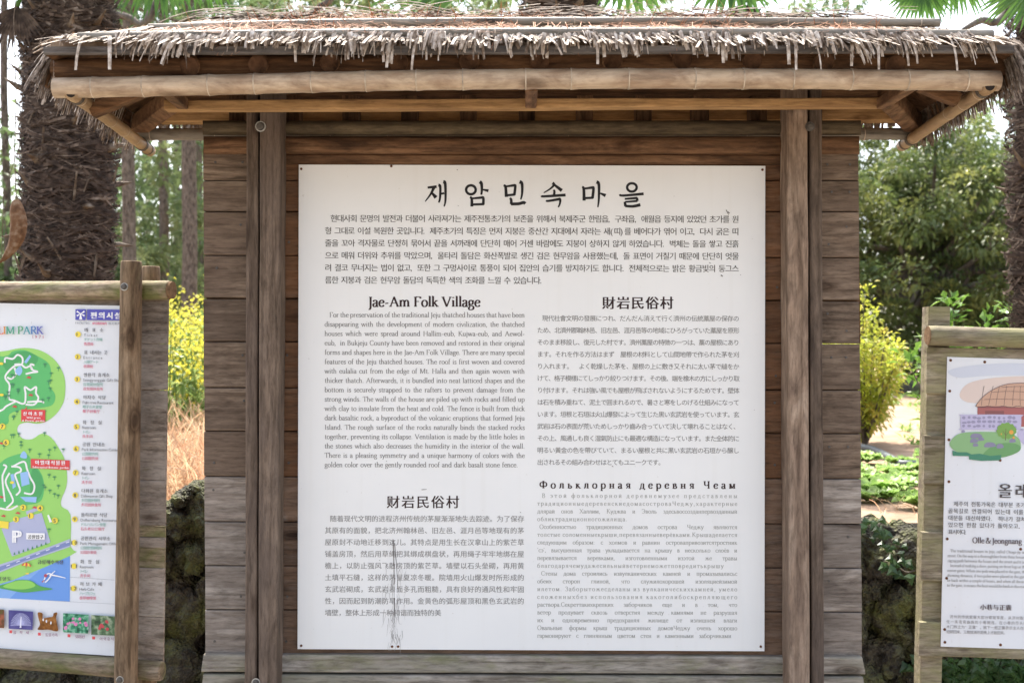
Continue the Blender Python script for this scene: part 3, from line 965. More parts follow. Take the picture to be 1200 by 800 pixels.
# thatch: a core layer plus thousands of weathered leaf strips
def thatchmat(name, cols, scale=60):
    m = bpy.data.materials.new(name); m.use_nodes = True
    t = m.node_tree; N, L = t.nodes.new, t.links.new
    p = t.nodes['Principled BSDF']; p.inputs['Roughness'].default_value = .75; p.inputs['Specular IOR Level'].default_value = .2
    tc = N('ShaderNodeTexCoord'); nz = N('ShaderNodeTexNoise'); nz.inputs['Scale'].default_value = scale; nz.inputs['Detail'].default_value = 4
    L(tc.outputs['Object'], nz.inputs['Vector'])
    r = N('ShaderNodeValToRGB'); e = r.color_ramp.elements
    e[0].position, e[0].color = .3, (*cols[0], 1); e[1].position, e[1].color = .68, (*cols[-1], 1)
    if len(cols) > 2:
        x = e.new(.5); x.color = (*cols[1], 1)
    L(nz.outputs['Fac'], r.inputs[0]); L(r.outputs[0], p.inputs['Base Color'])
    M[name] = m
thatchmat('thatch_core', [(.13, .08, .05), (.24, .16, .10), (.34, .25, .17)], 40)
thatchmat('thatch_leaf', [(.22, .165, .12), (.45, .375, .31), (.65, .59, .52)], 60)
thatchmat('thatch_leaf_dark', [(.07, .048, .034), (.17, .125, .092), (.32, .26, .205)], 60)
thatchmat('pine_straw', [(.24, .09, .04), (.42, .19, .10), (.52, .33, .22)], 30)
deck('thatch', .030, .018, 'thatch_core', -.012)
def strip(mb, p, d, nrm, ln, wd, bend, segs=4, fold=.25, twist=0.0, split=False):
    """one dry leaf blade: starts at p, heads along d, droops by bend, shallow V section"""
    p = Vector(p); d = Vector(d).normalized(); nrm = Vector(nrm).normalized()
    rows = []
    for i in range(segs + 1):
        t = i / segs
        sd_ = d.cross(nrm).normalized()
        if twist: sd_ = (sd_ * math.cos(twist * t) + nrm * math.sin(twist * t)).normalized()
        w_ = wd * (1 - .35 * t) * .5
        rows.append([p - sd_ * w_, p + nrm * w_ * fold * 2, p + sd_ * w_])
        p = p + d * (ln / segs)
        d = (d + Vector((0, 0, -1)) * bend / segs).normalized()
        nrm = (nrm - d * nrm.dot(d)).normalized()
    mb.grid(rows)
slopeF = (R2[0] - Vector((R2[0].x, EV_F, zE))).normalized()
nF = Vector((0, -slopeF.z, slopeF.y)).normalized()
def onF(x, t, up=.0):
    return Vector((x, EV_F + (RY - EV_F) * t, zE + .05 + (zR - zE) * t + up))
mb, mbd = MB(), MB()
for k in range(2300):                           # courses lying on the front slope
    t = rnd.random() ** 1.3
    x = rnd.uniform(xL + .03 + (rxL - xL) * t, xR - .03 + (rxR - xR) * t)
    fan = (x - .06) * .55 + rnd.gauss(0, .35)
    d = (-slopeF + Vector((fan * .6, 0, 0))).normalized()
    strip(mb if rnd.random() < .45 else mbd, onF(x, t, rnd.uniform(-.008, .004)), d, nF, rnd.uniform(.06, .13), rnd.uniform(.005, .013), rnd.uniform(.0, .25), 3, .15)
mb.build('thatch_blades', M['thatch_leaf'], kiosk)
mbd.build('weathered_blades', M['thatch_leaf_dark'], kiosk)
mb, mb2 = MB(), MB()
cl = 0
x = xL + .03
while x < xR - .02:                              # ragged fringe: bundles of torn blades with gaps between
    u = (x - xL) / (xR - xL)
    sparse = u < .11 or u > .952
    lush = noise.noise(Vector((x * 3.7, 3, 0))) + .5 * noise.noise(Vector((x * 9, 8, 0)))
    if rnd.random() < (.22 if sparse else .80 + .4 * lush):
        fan = (u - .5) * 1.5 + rnd.gauss(0, .22)
        base_l = rnd.uniform(.040, .075) * (1 + .5 * lush)
        lift_ = rnd.uniform(-.012, .004)
        for q in range(rnd.randint(3, 8)):
            xx = x + rnd.gauss(0, .011)
            d = Vector((fan * .7 + rnd.gauss(0, .16), -.42 + rnd.gauss(0, .12), -.8 + rnd.uniform(-.25, .4)))
            strip(mb if rnd.random() < .68 else mb2, onF(xx, rnd.uniform(.0, .07), lift_) + Vector((0, rnd.uniform(-.036, -.018), 0)), d, Vector((rnd.gauss(0, .3), -.6, .7)), max(.025, base_l * rnd.uniform(.55, 1.2)), rnd.choice((.004, .006, .008, .011, .015)) * rnd.uniform(.8, 1.2), rnd.uniform(.3, 2.0), 6, rnd.uniform(.15, .45), rnd.uniform(-1.6, 1.6))
    x += rnd.uniform(.006, .017)
for k in range(16):                              # odd long stragglers
    x = rnd.uniform(xL + .1, xR - .1)
    strip(mb, onF(x, .02) , Vector((rnd.uniform(-.6, .6), -1, -.3)), Vector((0, -.3, 1)), rnd.uniform(.10, .15), rnd.uniform(.006, .013), 3.6, 6)
# corner and side fringes
for sgn, cx in ((-1, xL), (1, xR)):
    for k in range(620):
        y = EV_F + (.09 if sgn < 0 else .02) + (EV_B - EV_F - .07) * rnd.random() ** 1.15
        fw = -(1 - (y - EV_F) / (EV_B - EV_F)) * .9 + .15
        d = Vector((sgn * (.42 if sgn < 0 else .30), fw * .7 + rnd.gauss(0, .22), rnd.uniform(-1.1, -.5) if sgn < 0 else rnd.uniform(-1.2, -.7)))
        strip(mb2 if rnd.random() < (.72 if sgn < 0 else .97) else mb, Vector((cx + sgn * rnd.uniform(-.01, .03), y, zE + rnd.uniform(.02, .05))), d, Vector((0, 0, 1)), rnd.uniform(.07, .15), rnd.uniform(.005, .013), rnd.uniform(.4, 1.5), 5)
    for k in range(500):                         # blades on the hip slope
        t = rnd.random()
        y = rnd.uniform(EV_F + (RY - EV_F) * t, EV_B + (RY - EV_B) * t)
        x = cx + ((rxL if sgn < 0 else rxR) - cx) * t
        strip(mb, Vector((x, y, zE + .052 + (zR - zE) * t)), Vector((sgn, rnd.gauss(0, .4), -.5)), Vector((sgn * .5, 0, 1)), rnd.uniform(.05, .10), rnd.uniform(.006, .013), .3, 3)
# back fringe and back slope
for k in range(420):
    x = rnd.uniform(xL, xR)
    strip(mb2, Vector((x, EV_B - .01, zE + .045)), Vector((rnd.gauss(0, .4), 1, -.2)), Vector((0, .3, 1)), rnd.uniform(.06, .11), rnd.uniform(.008, .018), 2.8, 4)
mb.build('thatch_fringe', M['thatch_leaf'], kiosk)
mb2.build('old_thatch_fringe', M['thatch_leaf_dark'], kiosk)
mb = MB()
for k in range(520):                             # bleached twigs heaped along the ridge
    x = rnd.uniform(rxL - .03, rxR + .03)
    strip(mb, Vector((x, RY + rnd.uniform(-.05, .03), zR + .05 + rnd.uniform(-.012, .016))), Vector((rnd.choice((-1, 1)), rnd.gauss(0, .25), rnd.gauss(0, .14))), Vector((0, -.3, 1)), rnd.uniform(.05, .24), rnd.uniform(.005, .014), rnd.uniform(.1, .7), 4)
mb.build('ridge_thatch', M['thatch_leaf_dark'], kiosk)
mb = MB()
for k in range(2600):                            # fallen red-brown pine needles
    t = rnd.random()
    x = rnd.uniform(xL + .25 + (rxL - xL) * t, xR - .25 + (rxR - xR) * t)
    if noise.noise(Vector((x * 3.3, t * 2, 9))) < -.12 and rnd.random() < .8: continue
    d = Vector((rnd.gauss(0, 1), -abs(rnd.gauss(0, .6)), rnd.gauss(0, .25)))
    p = onF(x, t, .008 + rnd.random() * .012)
    s_ = d.normalized().cross(nF).normalized() * .0011
    e_ = p + d.normalized() * rnd.uniform(.05, .11)
    e_.z = max(e_.z - .02, onF(e_.x, max(0, (e_.y - EV_F) / (RY - EV_F)), .004).z)
    mb.face([p - s_, p + s_, e_ + s_ * .5, e_ - s_ * .5])
for k in range(26):                              # tufts that lean over the front edge
    x0 = rnd.choice((.07, .17, -.02, .9, -.75, .45)) + rnd.gauss(0, .05)
    p = onF(x0, .35, .02)
    e_ = onF(x0 + rnd.uniform(-.09, .05), -.02, -.015) + Vector((0, -.03, -rnd.random() * .05))
    s_ = Vector((.0011, 0, 0))
    mb.face([p - s_, p + s_, e_ + s_ * .6, e_ - s_ * .6])
stuff(mb.build('pine_straw', M['pine_straw'], kiosk))
# the two bamboo poles that hold the thatch down
bamboo('thatch_pole', [P(92, 44.0, 3.245), P(400, 40.0, 3.25), P(800, 38.5, 3.25), P(1163, 41, 3.25)], .0135, 'bamboo_wood_grey', kiosk, .21)
bamboo('thatch_pole', [P(175, 33, 3.44), P(420, 27, 3.45), P(760, 25, 3.45), P(1101, 27, 3.44)], .0125, 'bamboo_wood_grey', kiosk, .2)

# nail heads where the planks meet the posts and at their ends
for i, (a, b_, m_) in enumerate(edges):
    for px in (252, 284, 336, 910, 972, 994):
        if rnd.random() < .55: continue
        c = PL.Q(px + rnd.uniform(-3, 3), a + (b_ - a) * rnd.choice((.3, .7)) + (0 if px < 600 else 2.5), -.0138)
        mb = MB(); mb.tube([c, c + PL.n * .0016], [.0042, .0036], 8); mb.build('nail', M['dark_metal'], kiosk)
# ---- the sign itself
mb = MB(); mb.slab(PL, [(350, 193), (897, 194.5), (896, 762.5), (348.5, 760)], 0, .003, .0012, 2, 0)
sign = mb.build('sign_panel', M['sign_white'], kiosk)
INK = 0.0006
def rgb(h):
    return tuple(((int(h[i:i + 2], 16) / 255) ** 2.2) for i in (0, 2, 4))
mat('ink_black', rgb('201c1c'), .55, .3)
mat('ink_maroon', rgb('33201f'), .55, .3)
mat('ink_dark', rgb('4d4842'), .55, .3)
mat('ink_grey', rgb('6b6763'), .55, .3)
mat('ink_faded', rgb('8b8885'), .55, .3)
mat('ink_pale', rgb('98968f'), .55, .3)
KO = ["현대사회 문명의 발전과 더불어 사라져가는 제주전통초가의 보존을 위해서 북제주군 한림읍, 구좌읍, 애월읍 등지에 있었던 초가를 원",
      "형 그대로 이설 복원한 곳입니다. 제주초가의 특징은 먼저 지붕은 중산간 지대에서 자라는 새(띠)를 베어다가 엮어 이고, 다시 굵은 띠",
      "줄을 꼬아 격자물로 단정히 묶어서 끝을 서까래에 단단히 매어 거센 바람에도 지붕이 상하지 않게 하였습니다. 벽체는 돌을 쌓고 진흙",
      "으로 메워 더위와 추위를 막았으며, 울타리 돌담은 화산폭발로 생긴 검은 현무암을 사용했는데, 돌 표면이 거칠기 때문에 단단히 엇물",
      "려 결코 무너지는 법이 없고, 또한 그 구멍사이로 통풍이 되어 집안의 습기를 방지하기도 합니다. 전체적으로는 밝은 황금빛의 둥그스",
      "름한 지붕과 검은 현무암 돌담의 독특한 색의 조화를 느낄 수 있습니다."]
JA = ["現代社會文明の發展につれ、だんだん消えて行く濟州の伝統藁屋の保存の", "ため、北濟州郡翰林邑、旧左邑、涯月邑等の地域にひろがっていた藁屋を原形",
      "そのまま移設し、復元した村です。濟州藁屋の特徴の一つは、藁の屋根にあり", "ます。それを作る方法はまず　屋根の材料として山間地帶で作られた茅を刈",
      "り入れます。　よく乾燥した茅を、屋根の上に敷き又それに太い茅で縫をか", "けて、格子模樣にてしっかり絞りつけます。その後、端を橡木の方にしっかり取",
      "り付けます。それは強い風でも屋根が飛ばされないようにするためです。壁体", "は石を積み重ねて、泥土で囲まれるので、暑さと寒をしのげる仕組みになって",
      "います。垣根と石垣は火山爆發によって生じた黒い玄武岩を使っています。玄", "武岩は石の表面が荒いためしっかり齒み合っていて決して壊れることはなく、",
      "その上、風通しも良く湿氣防止にも最適な構造になっています。また全体的に", "明るい黃金の色を帶びていて、まるい屋根と共に黒い玄武岩の石垣から醸し",
      "出されるその組み合わせはとてもユニークです。"]
ZH = ["随着现代文明的进程济州传统的茅屋渐渐地失去踪迹。为了保存", "其原有的面貌，把北济州翰林邑、旧左邑、涯月邑等地现有的茅", "屋原封不动地迁移到这儿。其特点是用生长在汉拿山上的紫芒草",
      "铺盖房顶，然后用草绳把其绑成棋盘状，再用绳子牢牢地绑在屋", "檐上，以防止强风飞散房顶的紫芒草。墙壁以石头垒砌，再用黄", "土填平石缝，这样的茅屋夏凉冬暖。院墙用火山爆发时所形成的",
      "玄武岩砌成，玄武岩表面多孔而粗糙，具有良好的通风性和牢固", "性，因而起到防潮防旱作用。金黄色的弧形屋顶和黑色玄武岩的", "墙壁，整体上形成一种和谐而独特的美"]
EN = ["For the preservation of the traditional Jeju thatched houses that have been", "disappearing with the development of modern civilization, the thatched",
      "houses which were spread around Hallim-eub, Kujwa-eub, and Aewol-", "eub,  in Bukjeju County have been removed and restored in their original",
      "forms and shapes here in the Jae-Am Folk Village. There are many special", "features of the Jeju thatched houses. The roof is first woven and covered",
      "with eulalia cut from the edge of Mt. Halla and then again woven with", "thicker thatch. Afterwards, it is bundled into neat latticed shapes and the",
      "bottom is securely strapped to the rafters to prevent damage from the", "strong winds. The walls of the house are piled up with rocks and filled up",
      "with clay to insulate from the heat and cold. The fence is built from thick", "dark basaltic rock, a byproduct of the volcanic eruptions that formed Jeju",
      "Island. The rough surface of the rocks naturally binds the stacked rocks", "together, preventing its collapse. Ventilation is made by the little holes in",
      "the stones which also decreases the humidity in the interior of the wall.", "There is a pleasing symmetry and a unique harmony of colors with the",
      "golden color over the gently rounded roof and dark basalt stone fence."]
RU = ["В этой фольклорной деревнемузее представлены", "традиционныедеревенскиедомасостроваЧеджу,характерные", "длярай онов Халлим, Куджва и Эволь здесьвоссозданпервозданный",
      "обликтрадиционногожилища.", "Особенностью традиционных домов острова Чеджу являются", "толстые соломенныекрыши,перевязанныеверёвками.Крышаделается",
      "следующим образом: с холмов и равнин островапривозитсятростник", "'сэ', высушенная трава укладывается на крышу в несколько слоёв и", "перевязывается веревками, изготовленными изэтой же травы",
      "благодарячемудажесильныйветернеможетповредитькрышу", "Стены дома строились извулканических камней и промазывалисьс", "обеих сторон глиной, что служилохорошей изоляциейзимой",
      "илетом. Заборытожесделаны из вулканическихкамней, умело", "сложенныхбез использования какоголибоскрепляющего", "раствора.Секреттакихкрепких заборчиков еще и в том, что",
      "ветер продувает сквозь отверстия между камнями не разрушая", "их и одновременно предохраняя жилище от излишней влаги", "Овальные формы крыш традиционных домовЧеджу очень хорошо", "гармонируют с глинянным цветом стен и каменными заборчиками"]
FAC = [("매 표 소", "Ticket", "チケット売場", "售票处"), ("표 내시는 곳", "Entrance", "入場ゲート", "收票处"), ("쌍용각 휴게소", "Ssangyonggak Gift Shop", "双竜閣休憩所", "双龙阁休息所"),
       ("야자수 식당", "Palm tree Restaurant", "椰子の木食堂", "椰子树餐厅"), ("화 장 실", "Restroom", "トイレ", "洗手间"), ("공원 안내소", "Park Information Center", "公園案内所", "公园服务处"),
       ("화 장 실", "Restroom", "トイレ", "洗手间"), ("다화원 휴게소", "Dahwawon Gift Shop", "多花園休憩所", "多花园休息所"), ("돌하르방 식당", "Dolharubang Restaurant", "ドルハルバン食堂", "石头老公公餐厅"),
       ("공원관리 사무소", "Park Management Office", "公園管理事務所", "公园办事处"), ("화 장 실", "Restroom", "トイレ", "洗手间"), ("허 브 카 페", "Herb Cafe", "ハーブカフェ", "香草咖啡馆")]
OL = ["제주의 전통가옥은 대부분 초가", "골목길로 연결되어 있는데 이를 올", "대문을 대신하였다. 하나가 걸쳐", "있으면 한참 있다가 돌아오고, 세", "표시이다."]
OLZ = ["济州的传统家屋大部分都是草屋，从济州路到", "住一条弯弯曲曲的小巷相连。在小巷的尽头横", "木门称之为“正囊”，放下一根正囊表示主人在附", "短期回来，三根放满则是晚上才能回来。"]
load_glyphs(KO + JA + ZH + [a for f in FAC for a in f] + OL + OLZ + ["財岩民俗村财岩民俗村편의시설산야초원아열대식물원공원입구금릉해수욕장올레小巷与正囊0123456789PWild grass & Flower gardenSubtropical Botanic gardenFACILITIES便宜施設案内観光비양도공작새유동물가족벚꽃동산야외휴식"])

# title, brush letters traced as strokes
ink = Ink(PL, INK)
def T(ox, oy, strokes):
    for pts, w0, w1 in strokes:
        ink.stroke([(ox + x / 8.571, oy + y / 8.571) for x, y in pts], w0 * 1.25, w1 * 1.35)
def ring(ox, oy, cx, cy, rx, ry, w_):
    ink.stroke([(ox + (cx + rx * math.cos(R(a))) / 8.571, oy + (cy + ry * math.sin(R(a))) / 8.571) for a in range(-90, 271, 30)], w_ * 1.25, w_ * 1.25, 3)
def done():
    global ink
    ink.build('title_character', M['ink_black'], sign)
    ink = Ink(PL, INK)
A_, B_ = (490, 205), (625, 205)
T(*A_, [([(95, 128), (186, 118)], 2.0, 2.4), ([(160, 124), (125, 195), (70, 268)], 3.0, .8), ([(128, 170), (180, 228)], 1.5, 3.4), ([(203, 104), (222, 118), (220, 230), (207, 278)], 2.9, 1.4), ([(222, 192), (262, 184)], 1.8, 1.8), ([(252, 70), (272, 90), (275, 250), (261, 318)], 3.4, 1.2)])
done()
ring(*A_, 530, 150, 48, 45, 2.4)
T(*A_, [([(523, 100), (533, 110)], 2.2, 1.2), ([(618, 70), (636, 88), (640, 150), (634, 200)], 3.4, 1.6), ([(652, 148), (706, 160)], 1.4, 2.7), ([(520, 224), (538, 240), (540, 318)], 2.0, 2.6), ([(535, 238), (655, 226)], 1.7, 2.3), ([(648, 222), (656, 240), (654, 300)], 2.4, 2.4), ([(540, 298), (660, 294)], 2.1, 2.1)])
done()
T(*A_, [([(858, 106), (878, 122), (886, 222)], 2.0, 2.8), ([(872, 118), (975, 104)], 1.7, 2.3), ([(970, 100), (976, 118), (966, 205)], 2.5, 2.3), ([(884, 206), (970, 198)], 2.1, 2.1), ([(1018, 70), (1043, 90), (1044, 190), (1030, 248)], 3.6, 1.2), ([(920, 234), (934, 248), (936, 294)], 2.0, 2.6), ([(932, 292), (1010, 290), (1058, 278), (1076, 290)], 2.8, 2.8)])
done()
T(*B_, [([(192, 82), (208, 100), (170, 140), (104, 180)], 3.0, .9), ([(206, 96), (286, 158)], 2.0, 3.0), ([(200, 154), (212, 164), (208, 200)], 1.8, 2.2), ([(80, 210), (110, 216), (324, 202)], 1.7, 2.5), ([(128, 256), (150, 262), (268, 242)], 1.7, 2.4), ([(255, 240), (270, 250), (266, 290), (250, 325)], 2.8, 1.2)])
done()
T(*B_, [([(490, 122), (506, 140), (510, 258)], 2.0, 2.8), ([(500, 140), (602, 126)], 1.7, 2.4), ([(596, 122), (604, 142), (594, 236)], 2.5, 2.4), ([(510, 234), (600, 230)], 2.1, 2.1), ([(634, 72), (658, 96), (658, 240), (648, 325)], 3.4, 1.2), ([(672, 184), (726, 208)], 1.4, 3.0)])
done()
ring(*B_, 990, 126, 48, 42, 2.3)
T(*B_, [([(982, 82), (992, 90)], 2.2, 1.2), ([(866, 196), (900, 208), (1108, 190)], 1.7, 2.4), ([(918, 242), (1045, 232)], 1.8, 2.2), ([(1040, 230), (1046, 262)], 2.4, 2.2), ([(920, 272), (1046, 262)], 1.7, 1.9), ([(918, 270), (926, 314)], 2.2, 2.6), ([(922, 312), (1000, 316), (1075, 300)], 2.3, 2.8)])
done()
ink = Ink(PL, INK)
for i, l in enumerate(KO):
    x1 = 865 if i < 5 else 636.5
    ink.cjk(l, 387 if i == 0 else 380.5, x1 + .5, 259.2 + i * 14.42 + .2, 9.3, .0022, .02, half=.42)
ink.build('korean_text', M['ink_dark'], sign)
ink = Ink(PL, INK)
ink.serif("Jae-Am Folk Village", 431.5, 563, 359.3, 17.5, 0, .135, .05)
ink.build('english_title', M['ink_maroon'], sign)
ink = Ink(PL, INK)
for i, l in enumerate(EN):
    ink.serif(l, 386 if i == 0 else 380.3, (607 if i == 16 else 615), 371.6 + i * 10.96, 8.55, .001, .088, .036)
ink.build('english_text', M['ink_grey'], sign)
ink = Ink(PL, INK)
ink.cjk("財岩民俗村", 705.5, 790.5, 360.8, 15.8, .0, .06)
ink.build('japanese_title', M['ink_maroon'], sign)
ink = Ink(PL, INK)
for i, l in enumerate(JA):
    ink.cjk(l, 635 if i == 0 else 629.3, 866 if i < 12 else 778, 375.6 + i * 14.04, 7.5, .002)
ink.build('japanese_text', M['ink_grey'], sign)
ink = Ink(PL, INK)
ink.cjk("财岩民俗村", 453, 540, 593.8, 15.8, .0, .035)
ink.build('chinese_title', M['ink_maroon'], sign)
ink = Ink(PL, INK)
for i, l in enumerate(ZH):
    ink.cjk(l, 386.5 if i == 0 else 380.5, 614.5 if i < 8 else 517, 610.4 + i * 13.76, 8.2, .001, .02)
ink.build('chinese_text', M['ink_faded'], sign)
ink = Ink(PL, INK)
ink.serif("Фольклорная деревня Чеам", 632, 862, 571.8, 13.2, .002, .13, .05, track=True)
ink.build('russian_title', M['ink_maroon'], sign)
ink = Ink(PL, INK)
for i, l in enumerate(RU):
    x0 = {0: 635, 4: 632, 10: 634}.get(i, 629.5)
    x1 = {3: 735, 9: 848, 18: 857}.get(i, 864)
    ink.serif(l, x0, x1, 582.8 + i * 9.1, 7.6, .0015, .085, .036, track=l.count(' ') < 5)
ink.build('russian_text', M['ink_pale'], sign)
# scuffs, specks, rusty screw heads
mat('scuff_grey', (.42, .40, .385), .8, .1, .25, 30)
mat('scuff_dark', (.17, .155, .145), .8, .1, .4, 60)
mat('scuff_white', (.86, .86, .85), .5, .3)
ink = Ink(PL, INK + .0003)
for k in range(60):
    x = 463 + rnd.gauss(0, 5.0); y = rnd.uniform(660, 752)
    ink.stroke([(x, y), (x + rnd.gauss(0, 1.2), y + rnd.uniform(3, 9)), (x + rnd.gauss(0, 2), y + rnd.uniform(9, 20))], rnd.uniform(.25, .9), .15, 3)
ink.build('scuff_mark', M['scuff_grey'], sign)
ink = Ink(PL, INK + .0006)
ink.stroke([(463.5, 706), (464.3, 676), (463.6, 656)], 2.2, 1.2)
for pts in (((461, 634), (462.3, 668), (463.2, 700), (462.5, 722)), ((463.8, 640), (465.5, 668), (466, 705))):
    pass
ink.build('bare_scratch', M['scuff_white'], sign)
ink = Ink(PL, INK + .0009)
ink.stroke([(460.6, 633), (461.4, 655), (462.0, 684)], 1.3, .5)
ink.stroke([(462.4, 636), (464.4, 660), (466.2, 690)], .9, .4)
ink.stroke([(462.2, 700), (462.5, 722)], 1.3, .5)
for x, y, a_ in ((536, 199, .7), (537, 241, .5), (854, 249, 1.2), (453, 540, .5), (846, 323, 1.2), (718, 546, .8), (497, 573, .3), (610, 600, .6), (445, 656, .5), (832, 308, .8), (868, 322, .5), (700, 620, .3), (884, 480, .4), (362, 420, .4), (790, 230, .35), (585, 225, .3)):
    ink.stroke([(x - a_, y - a_ * .5), (x + a_, y + a_ * .8)], a_ * 1.3, a_ * .7)
ink.stroke([(851, 246), (854, 252)], .9, .5)
ink.stroke([(494, 573.5), (500, 573)], .8, .4)
ink.build('specks', M['scuff_dark'], sign)
def screw(pl, px, py, par, r=1.5, lift=.0005, m_='rust'):
    c = pl.Q(px, py, lift); rr = r / FPX * c.y
    mb = MB(); mb.tube([c, c + pl.n * .0022, c + pl.n * .003], [rr, rr * .9, rr * .5], 10); mb.build('screw', M[m_], par)
for x, y in ((893.5, 199), (891.5, 757), (458.5, 194.8), (459.5, 757), (466.5, 757), (353, 756), (353, 198)):
    screw(PL, x, y, sign)
# ------------------------------------------------------------------ park map board on the left
YAW = R(10)
LO = P(135, 560, 4.30)
LP = Plane(LO, (-math.sin(YAW), -math.cos(YAW), 0))
lb = LP.Q(60, 600, 0)
mapb = thing('map_board', 'wooden board with a colourful illustrated park map, its log rails green with moss', 'map board', (lb.x, lb.y, 0))
def vlog(pl, top, bot, r0, r1, lift, m_, par, name='post', n=20):
    a, b_ = pl.Q(*top, lift), pl.Q(*bot, lift)
    d = b_ - a
    t = a.z / (a.z - b_.z)
    c = a + d * t
    mb = MB()
    k = [0, .003, .02, .2, .4, .6, .8, 1]
    mb.tube([a.lerp(c, q) for q in k], [(r0 + (r1 - r0) * q) * f for q, f in zip(k, (.90, .97, 1, 1.01, .99, 1.01, .99, 1))], n, True, .006)
    return mb.build(name, M[m_], par, True)
def sm_flat(o):                              # flat cut ends stay crisp
    m = o.data
    for p in m.polygons:
        if len(p.vertices) > 4: p.use_smooth = False
    return o
pl_front = sm_flat(vlog(LP, (154, 306), (147.5, 800), .0372, .041, .075, 'log_wood_upright', mapb))
sm_flat(vlog(LP, (177, 312), (172, 800), .033, .036, -.075, 'log_wood_upright', mapb))
def hlog(pl, a, b_, r, lift, m_, par, name='rail_log'):
    p0, p1 = pl.Q(*a, lift), pl.Q(*b_, lift)
    k = [0, .004, .02, .15, .3, .45, .6, .75, .9, .98, .996, 1]
    mb = MB(); mb.tube([p0.lerp(p1, q) for q in k], [r * f for f in (.93, .98, 1, 1.01, .985, 1.01, .99, 1, 1.01, 1, .98, .93)], 20, True, .006)
    return sm_flat(mb.build(name, M[m_], par, True))
top_l = hlog(LP, (-152, 341.5), (199, 340), .0345, .012, 'log_wood', mapb)
low_l = hlog(LP, (-152, 758), (190, 786), .0345, .012, 'log_wood', mapb)
mb = MB(); a = LP.Q(197.6, 340, .012); ax = (LP.Q(199, 340, .012) - LP.Q(100, 340.4, .012)).normalized()
mb.tube([a, a + ax * .0165], .0315, 18); mb.build('log_end', mat('end_grain_brown', (.20, .125, .07), .9, .1, .4, 50, .5, 120), top_l)
bolt(146, 336, pl_front, 4.6, 'galvanised', LP, .112)
bolt(141, 796, pl_front, 4.6, 'galvanised', LP, .112)
for i, (a, b_) in enumerate(((349, 402), (403, 456), (457.5, 511), (512, 562), (563, 615), (616.5, 629), (630, 641), (642, 665), (666, 722), (723, 779))):
    mb = MB()
    def xr(y): return 196.5 - (y - 350) * .0135
    mossy = i in (5, 7)
    mb.slab(LP, [(-150, a - 4 - .02 * (a - 400)), (xr(a), a + .1), (xr(b_), b_ + .9), (-150, b_ - 4.5 - .02 * (b_ - 400))], -.006 - (.006 if mossy else 0) - (i % 2) * .0015, .012, .003, 8, .0006)
    mb.build('plank', M['log_wood' if mossy else 'slat_wood_left'], mapb)
mb = MB(); mb.slab(LP, [(-140, 352), (150, 358.4), (143.5, 768.6), (-140, 751)], .006, .004, .001, 2, 0)
mp_ = mb.build('map_panel', M['sign_white_cool'], mapb)
class Art:
    def each(s, name, m, fns):
        n0 = s.n
        for f in fns:
            s.n = n0
            s.layer(name, m, f)
    """printed picture: each colour one sheet, later colours a hair above earlier ones"""
    def __init__(s, pl, base, par):
        s.pl, s.base, s.par, s.n = pl, base, par, 0
    def layer(s, name, m, fn):
        s.n += 1
        i = Ink(s.pl, s.base + s.n * .00022)
        fn(i)
        return i.build(name, m, s.par)
def flat(h, rough=.45):
    return mat('print_' + h, tuple(c * .90 + .06 for c in rgb(h)), rough, .3)
def m1(x, y): return (x / 5.333, 350 + y / 5.333)
def m2(x, y): return (x / 5.333, 490 + y / 5.333)
def m3(x, y): return (x / 5.333, 630 + y / 5.333)
art = Art(LP, .0064, mp_)
lightgreen = [(-60, 415), m1(0, 330), m1(100, 312), m1(180, 308), m1(270, 330), m1(350, 390), m1(400, 480), m1(408, 570), m1(395, 650), m1(350, 720), m1(290, 765), m1(230, 780),
              m2(170, 25), m2(120, 40), m2(108, 80), m2(140, 125), m2(200, 130), m2(260, 95), m2(320, 120), m2(370, 190), m2(405, 260), m2(420, 370), m2(410, 440), m2(385, 500), m2(385, 550), m2(440, 600), m2(440, 800), m3(440, 110), (-20, 690), (-100, 690), (-130, 560)]
art.layer('map_sea', flat('79a9e6'), lambda i: i.poly([(-125, 700), m3(0, 120), m3(438, 40), m3(436, 398), m3(0, 374), (-125, 692)]))
art.layer('map_sea_shade', flat('5b93e0'), lambda i: i.poly([m3(180, 260), m3(330, 130), m3(438, 60), m3(436, 397), m3(60, 378)]))
art.layer('map_park', flat('92d05c'), lambda i: i.poly(catmull(lightgreen, 3, True)))
art.each('map_forest', flat('48b45c'), [lambda i: i.poly(catmull([(-50, 420), m1(20, 360), m1(80, 328), m1(150, 320), m1(220, 350), m1(300, 400), m1(320, 460), m1(310, 540), m1(345, 600), m1(330, 660), m1(260, 680), m1(150, 690), m1(60, 720), m1(20, 790), (-60, 490)], 4, True)),
    lambda i: i.poly(catmull([m2(0, 280), m2(60, 240), m2(160, 220), m2(210, 280), m2(265, 360), m2(275, 450), m2(250, 520), m2(170, 540), m2(80, 545), m2(0, 560), (-30, 570)], 4, True))])
art.each('map_dark_wood', flat('2f9c4c'), [lambda i: i.poly(catmull([m1(20, 400), m1(90, 340), m1(170, 330), m1(240, 370), m1(200, 420), m1(120, 390), m1(50, 450)], 3, True)), lambda i: i.poly(catmull([m2(200, 320), m2(255, 350), m2(270, 440), m2(235, 510), m2(190, 500)], 3, True))])
